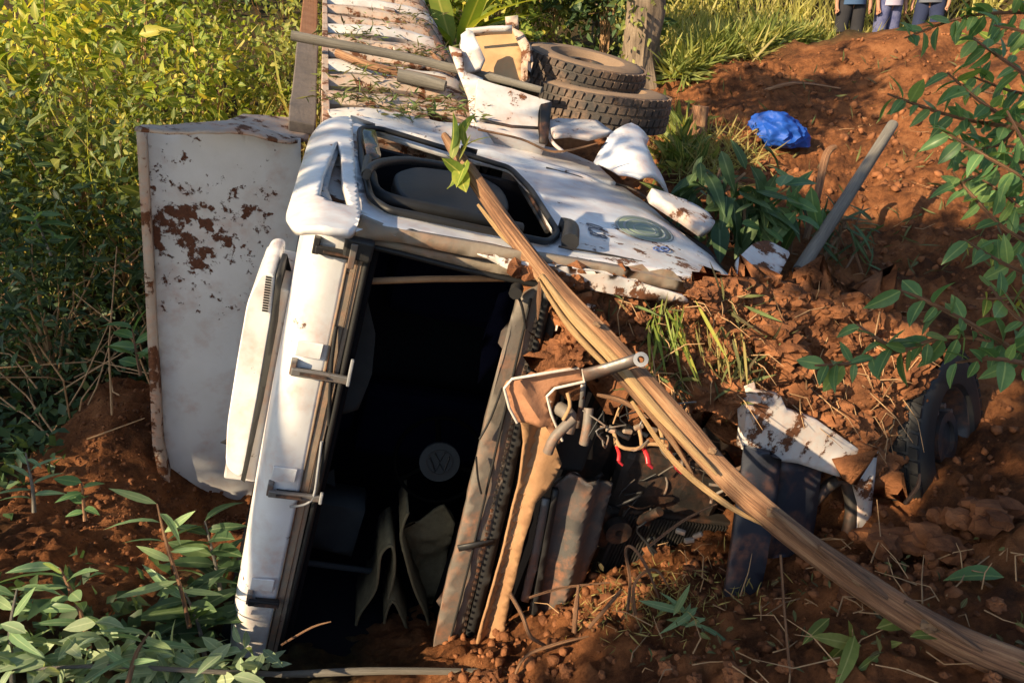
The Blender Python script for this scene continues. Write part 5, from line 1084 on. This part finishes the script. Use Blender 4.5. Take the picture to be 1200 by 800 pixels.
# small plants on the near bank
for k, (x, y, lab) in enumerate(((810, 735, 'small withered leafy sprig on the near bank below the bumper'), (1015, 770, 'uprooted green sprig lying under the lower end of the log'), (1185, 690, 'single bluish sprig stuck in the near bank'))):
    p = on_ground(x, y) + Vector((0, 0, .04)); t = thing('leafy_sprig', p, lab, 'sprig')
    for j in range((12, 18, 4)[k]): put_leaf((LS_lance, LS_mid, LS_cool)[k], p + rv(.05), cw((rnd.gauss(0, .8), rnd.gauss(-.1, .6), rnd.gauss(-.3, .4))), Vector((rnd.gauss(0, .4), -.4, 1)), rnd.uniform(.1, .2), t)
# twigs and roots
TW = [([(330, 790), (450, 785), (560, 786), (635, 788)], 3.42, .016, 'long thin fallen branch lying along the bottom of the cab opening', 'fallen_branch'),
      ([(598, 695), (612, 720), (622, 745), (640, 757), (645, 770)], 3.2, .009, 'reddish root curving up in front of the torn tan trim', 'bare_root'),
      ([(673, 740), (675, 712), (678, 685)], 3.15, .010, 'short upright orange root on the near bank', 'bare_root'),
      ([(620, 700), (660, 688), (715, 682)], 3.2, .006, 'thin straight twig slanting over the near bank', 'bare_root'),
      ([(600, 800), (615, 770), (650, 755), (690, 745)], 3.1, .007, 'curved pale twig rising from the bottom edge of the bank', 'bare_root'),
      ([(735, 715), (738, 680), (733, 645), (742, 642), (758, 665), (772, 700)], 3.15, .008, 'looped tangle of orange roots before the radiator', 'bare_root'),
      ([(745, 720), (742, 690), (752, 672), (770, 668), (785, 690)], 3.15, .006, 'thin forked root beside the looped roots', 'bare_root'),
      ([(915, 650), (918, 700), (924, 770), (926, 790)], 2.45, .005, 'thin dry stem hanging straight down from the log', 'bare_root'),
      ([(1150, 680), (1175, 700), (1185, 735), (1183, 760)], 2.7, .006, 'brown wiry root on the near bank beyond the log', 'bare_root'),
      ([(760, 640), (800, 610), (840, 590)], 2.85, .006, 'reddish twig poking from under the splintered log', 'bare_root'),
      ([(690, 735), (720, 700), (728, 690)], 3.1, .007, 'forked dry twig standing beside the upright orange root', 'bare_root'),
      ([(330, 755), (365, 735), (388, 728)], 3.4, .006, 'bare pale twig poking into the dark cab opening', 'bare_root'),
      ([(560, 152), (610, 163), (650, 178), (700, 168)], 4.4, .008, 'thin wiry twig lying along the rear edge of the cab', 'bare_root'),
      ([(1085, 330), (1040, 310), (1005, 318)], 5.6, .012, 'thin dead stem lying across the shaded slope', 'bare_root'), ([(885, 110), (930, 98), (985, 104)], 9.0, .02, 'dead grey stem lying on the upper slope above the tarpaulin', 'bare_root'), ([(1010, 320), (1000, 280), (1012, 240)], 5.3, .010, 'upright dry stem behind the slanting grey pole', 'bare_root'), ([(920, 300), (930, 255), (926, 215)], 5.2, .008, 'thin upright stalk beside the bent brown root', 'bare_root'),
      ([(1060, 590), (1075, 570), (1078, 555)], 3.2, .008, 'frayed orange root ends on the bank below the wheel', 'bare_root')]
for k, (pp, d, r, lab, nm) in enumerate(TW):
    o = log(nm, [W(x, y, d + rnd.gauss(0, .02)) for x, y in pp], [r] * (len(pp) - 1) + [r * .5], lg_pole if nm == 'bare_root' else lg_bark, sides=7, wob=.3, seed=k); tag(o, lab, 'root' if nm == 'bare_root' else 'branch')
bm = bmesh.new()
for k in range(150):
    if k < 90: p = on_ground(rnd.uniform(640, 1200), rnd.uniform(640, 800))
    else: p = on_ground(rnd.uniform(850, 1200), rnd.uniform(90, 420))
    p.z += .05; d = rv(.05); d.z = abs(d.z) * .5; add_tube(bm, [p, p + d + rv(.015), p + d * 2 + rv(.02)], [.003, .0025, .0012], 4)
o = from_bm('twig_litter', bm, root_m, kind='stuff'); tag(o, 'small dry twigs littering the red bank', 'twigs')
g = np.random.default_rng(44); P = [tuple(on_ground(rnd.gauss(770, 60), rnd.gauss(715, 22)) + Vector((0, 0, .05))) for k in range(380)]; grass('moss_grass', P, .06, lf_dry, 'dry yellowish grass roots along the bank crest before the radiator', 19, .04, .5)
g = np.random.default_rng(45); P = [tuple(on_ground(rnd.uniform(700, 1200), rnd.uniform(640, 800)) + Vector((0, 0, .06))) for k in range(150)]; o = link('leaf_litter', leaf_mesh('leaf_litter', P, rand_dirs(len(P), g, .1), rand_dirs(len(P), g, 1.2), g.uniform(.02, .055, len(P)), .22, .3, 2, g=g), lf_litter, kind='stuff'); tag(o, 'dry fallen leaf bits strewn on the near bank', 'leaf litter')

# ------------------------------------------------------------------ unseen trees beside the photographer, crowns shaped to throw the dappled shade
LIT = []
def lit(px, py, d, r=.3): LIT.append((W(px, py, d), r))
for k in range(9): lit(395 - k * 11, 290 + k * 52, 2.85 + k * .09, .42)
for k in range(7): lit(640 - k * 18, 350 + k * 65, 3.0 + k * .14, .26)
for k in range(6): lit(620 + k * 50, 420 + k * 26, 2.85, .22)
for q in ((690, 345, 3.2), (760, 350, 3.2), (830, 370, 3.3), (900, 390, 3.3), (980, 400, 3.5), (1030, 420, 3.6), (895, 490, 3.15), (720, 400, 3.1), (740, 520, 3.0), (790, 545, 3.0), (690, 470, 2.9)): lit(*q, .24)
for q in ((620, 300, 3), (500, 285, 2.9), (790, 300, 3.6), (850, 310, 3.6), (730, 190, 4.8), (700, 250, 3.9), (800, 245, 4.5)): lit(*q, .18)
for q in ((450, 30, 6.6), (450, 80, 5.4), (480, 110, 5), (520, 60, 5.7), (430, 55, 5.8), (590, 60, 5.6), (650, 60, 6), (720, 90, 6), (365, 20, 6.5)): lit(*q, .4)
for q in ((960, 205, 7.2), (900, 215, 7), (1000, 200, 7.2), (1040, 240, 6.5), (1080, 100, 9), (1130, 60, 10), (1050, 60, 10), (1180, 110, 8.5), (850, 180, 7.5), (1100, 30, 10)): lit(*q, .3)
for q in ((1060, 645, 3.2), (800, 690, 3.4), (700, 730, 3.1), (1130, 190, 2.4), (1150, 230, 2.4)): lit(*q, .14)
for q in ((60, 620, 4.2), (140, 640, 4.1), (110, 570, 4.7), (180, 660, 3.9)): lit(*q, .16)
for q in ((30, 40), (120, 40), (220, 40), (310, 40), (60, 110), (160, 100), (260, 110), (330, 90), (20, 160), (100, 170)): lit(*q, 8.5, .6)
la = np.array([tuple(p) for p, r in LIT]); lr = np.array([r for p, r in LIT]); ts = np.array(to_sun)
def free(q):
    v = np.array(q) - la; t = v @ ts; dd = np.linalg.norm(v - t[:, None] * ts, axis=1); return not np.any((dd < lr + .14) & (t > 0))
SHD = []
def shade(n, xs, ys, ds):
    for k in range(n):
        q = W(rnd.uniform(*xs), rnd.uniform(*ys), rnd.uniform(*ds)) + to_sun * rnd.uniform(7.5, 11)
        if free(q): SHD.append(tuple(q))
shade(400, (150, 340), (170, 560), (4.0, 5.1)); shade(260, (-60, 290), (220, 500), (4.5, 6.2)); shade(120, (-60, 300), (600, 810), (3.0, 3.8)); shade(480, (990, 1220), (250, 470), (3.8, 6.2)); shade(110, (830, 1010), (60, 170), (8, 9.6))
shade(850, (680, 1220), (590, 810), (2.4, 3.4)); shade(50, (1020, 1220), (20, 450), (2.2, 2.4)); shade(90, (420, 860), (150, 320), (3.2, 4.4)); shade(70, (1040, 1130), (430, 600), (3.6, 4)); shade(60, (810, 1000), (200, 330), (5, 6)); shade(60, (850, 930), (540, 720), (3.2, 3.3))
SHD = np.array(SHD); g = np.random.default_rng(77)
cent = np.array([(-4.2, -2.6), (-5.8, -1.0), (-7.6, 1.2)]); own = np.argmin(np.linalg.norm(SHD[:, None, :2] - cent[None], axis=2), 1)
for k in range(3):
    cl = SHD[own == k]
    if len(cl) < 5: continue
    mid = cl.mean(0); bx, by = mid[0] - .8 * (k + 1) * .3, mid[1] - .5
    t = thing('shade_tree', G(bx, by), ('unseen leafy tree over the photographer, its crown shaped for dappled shade', 'unseen tall tree between the photographer and the thicket, placed for its shade', 'unseen spreading tree at the near end of the thicket, placed for its shade')[k], 'tree'); base = ORG[t]; top = Vector((mid[0], mid[1], mid[2] + .3))
    log('trunk', [base - Vector((0, 0, .2)), base + Vector((0, 0, .5)), base.lerp(top, .6), top], [.2, .16, .12, .05], lg_trunk, t, 12, .2)
    P, o_, Nm, S = cluster_leaves(cl, .11, 16, .15, g, tuple(mid)); link('crown', leaf_mesh('crown', P, o_, Nm, S, .34, g=g), lf_mid, t)
    for j in range(10):
        e = Vector(cl[j * len(cl) // 10].tolist()); s = base.lerp(top, rnd.uniform(.5, .9))
        if not all(free(s.lerp(e, f)) for f in (.3, .5, .7, .9)): continue
        log('limb', [s, s.lerp(e, .5) + Vector((0, 0, .1)), e], [.04, .025, .008], lg_trunk, t, 7, .1, seed=j)
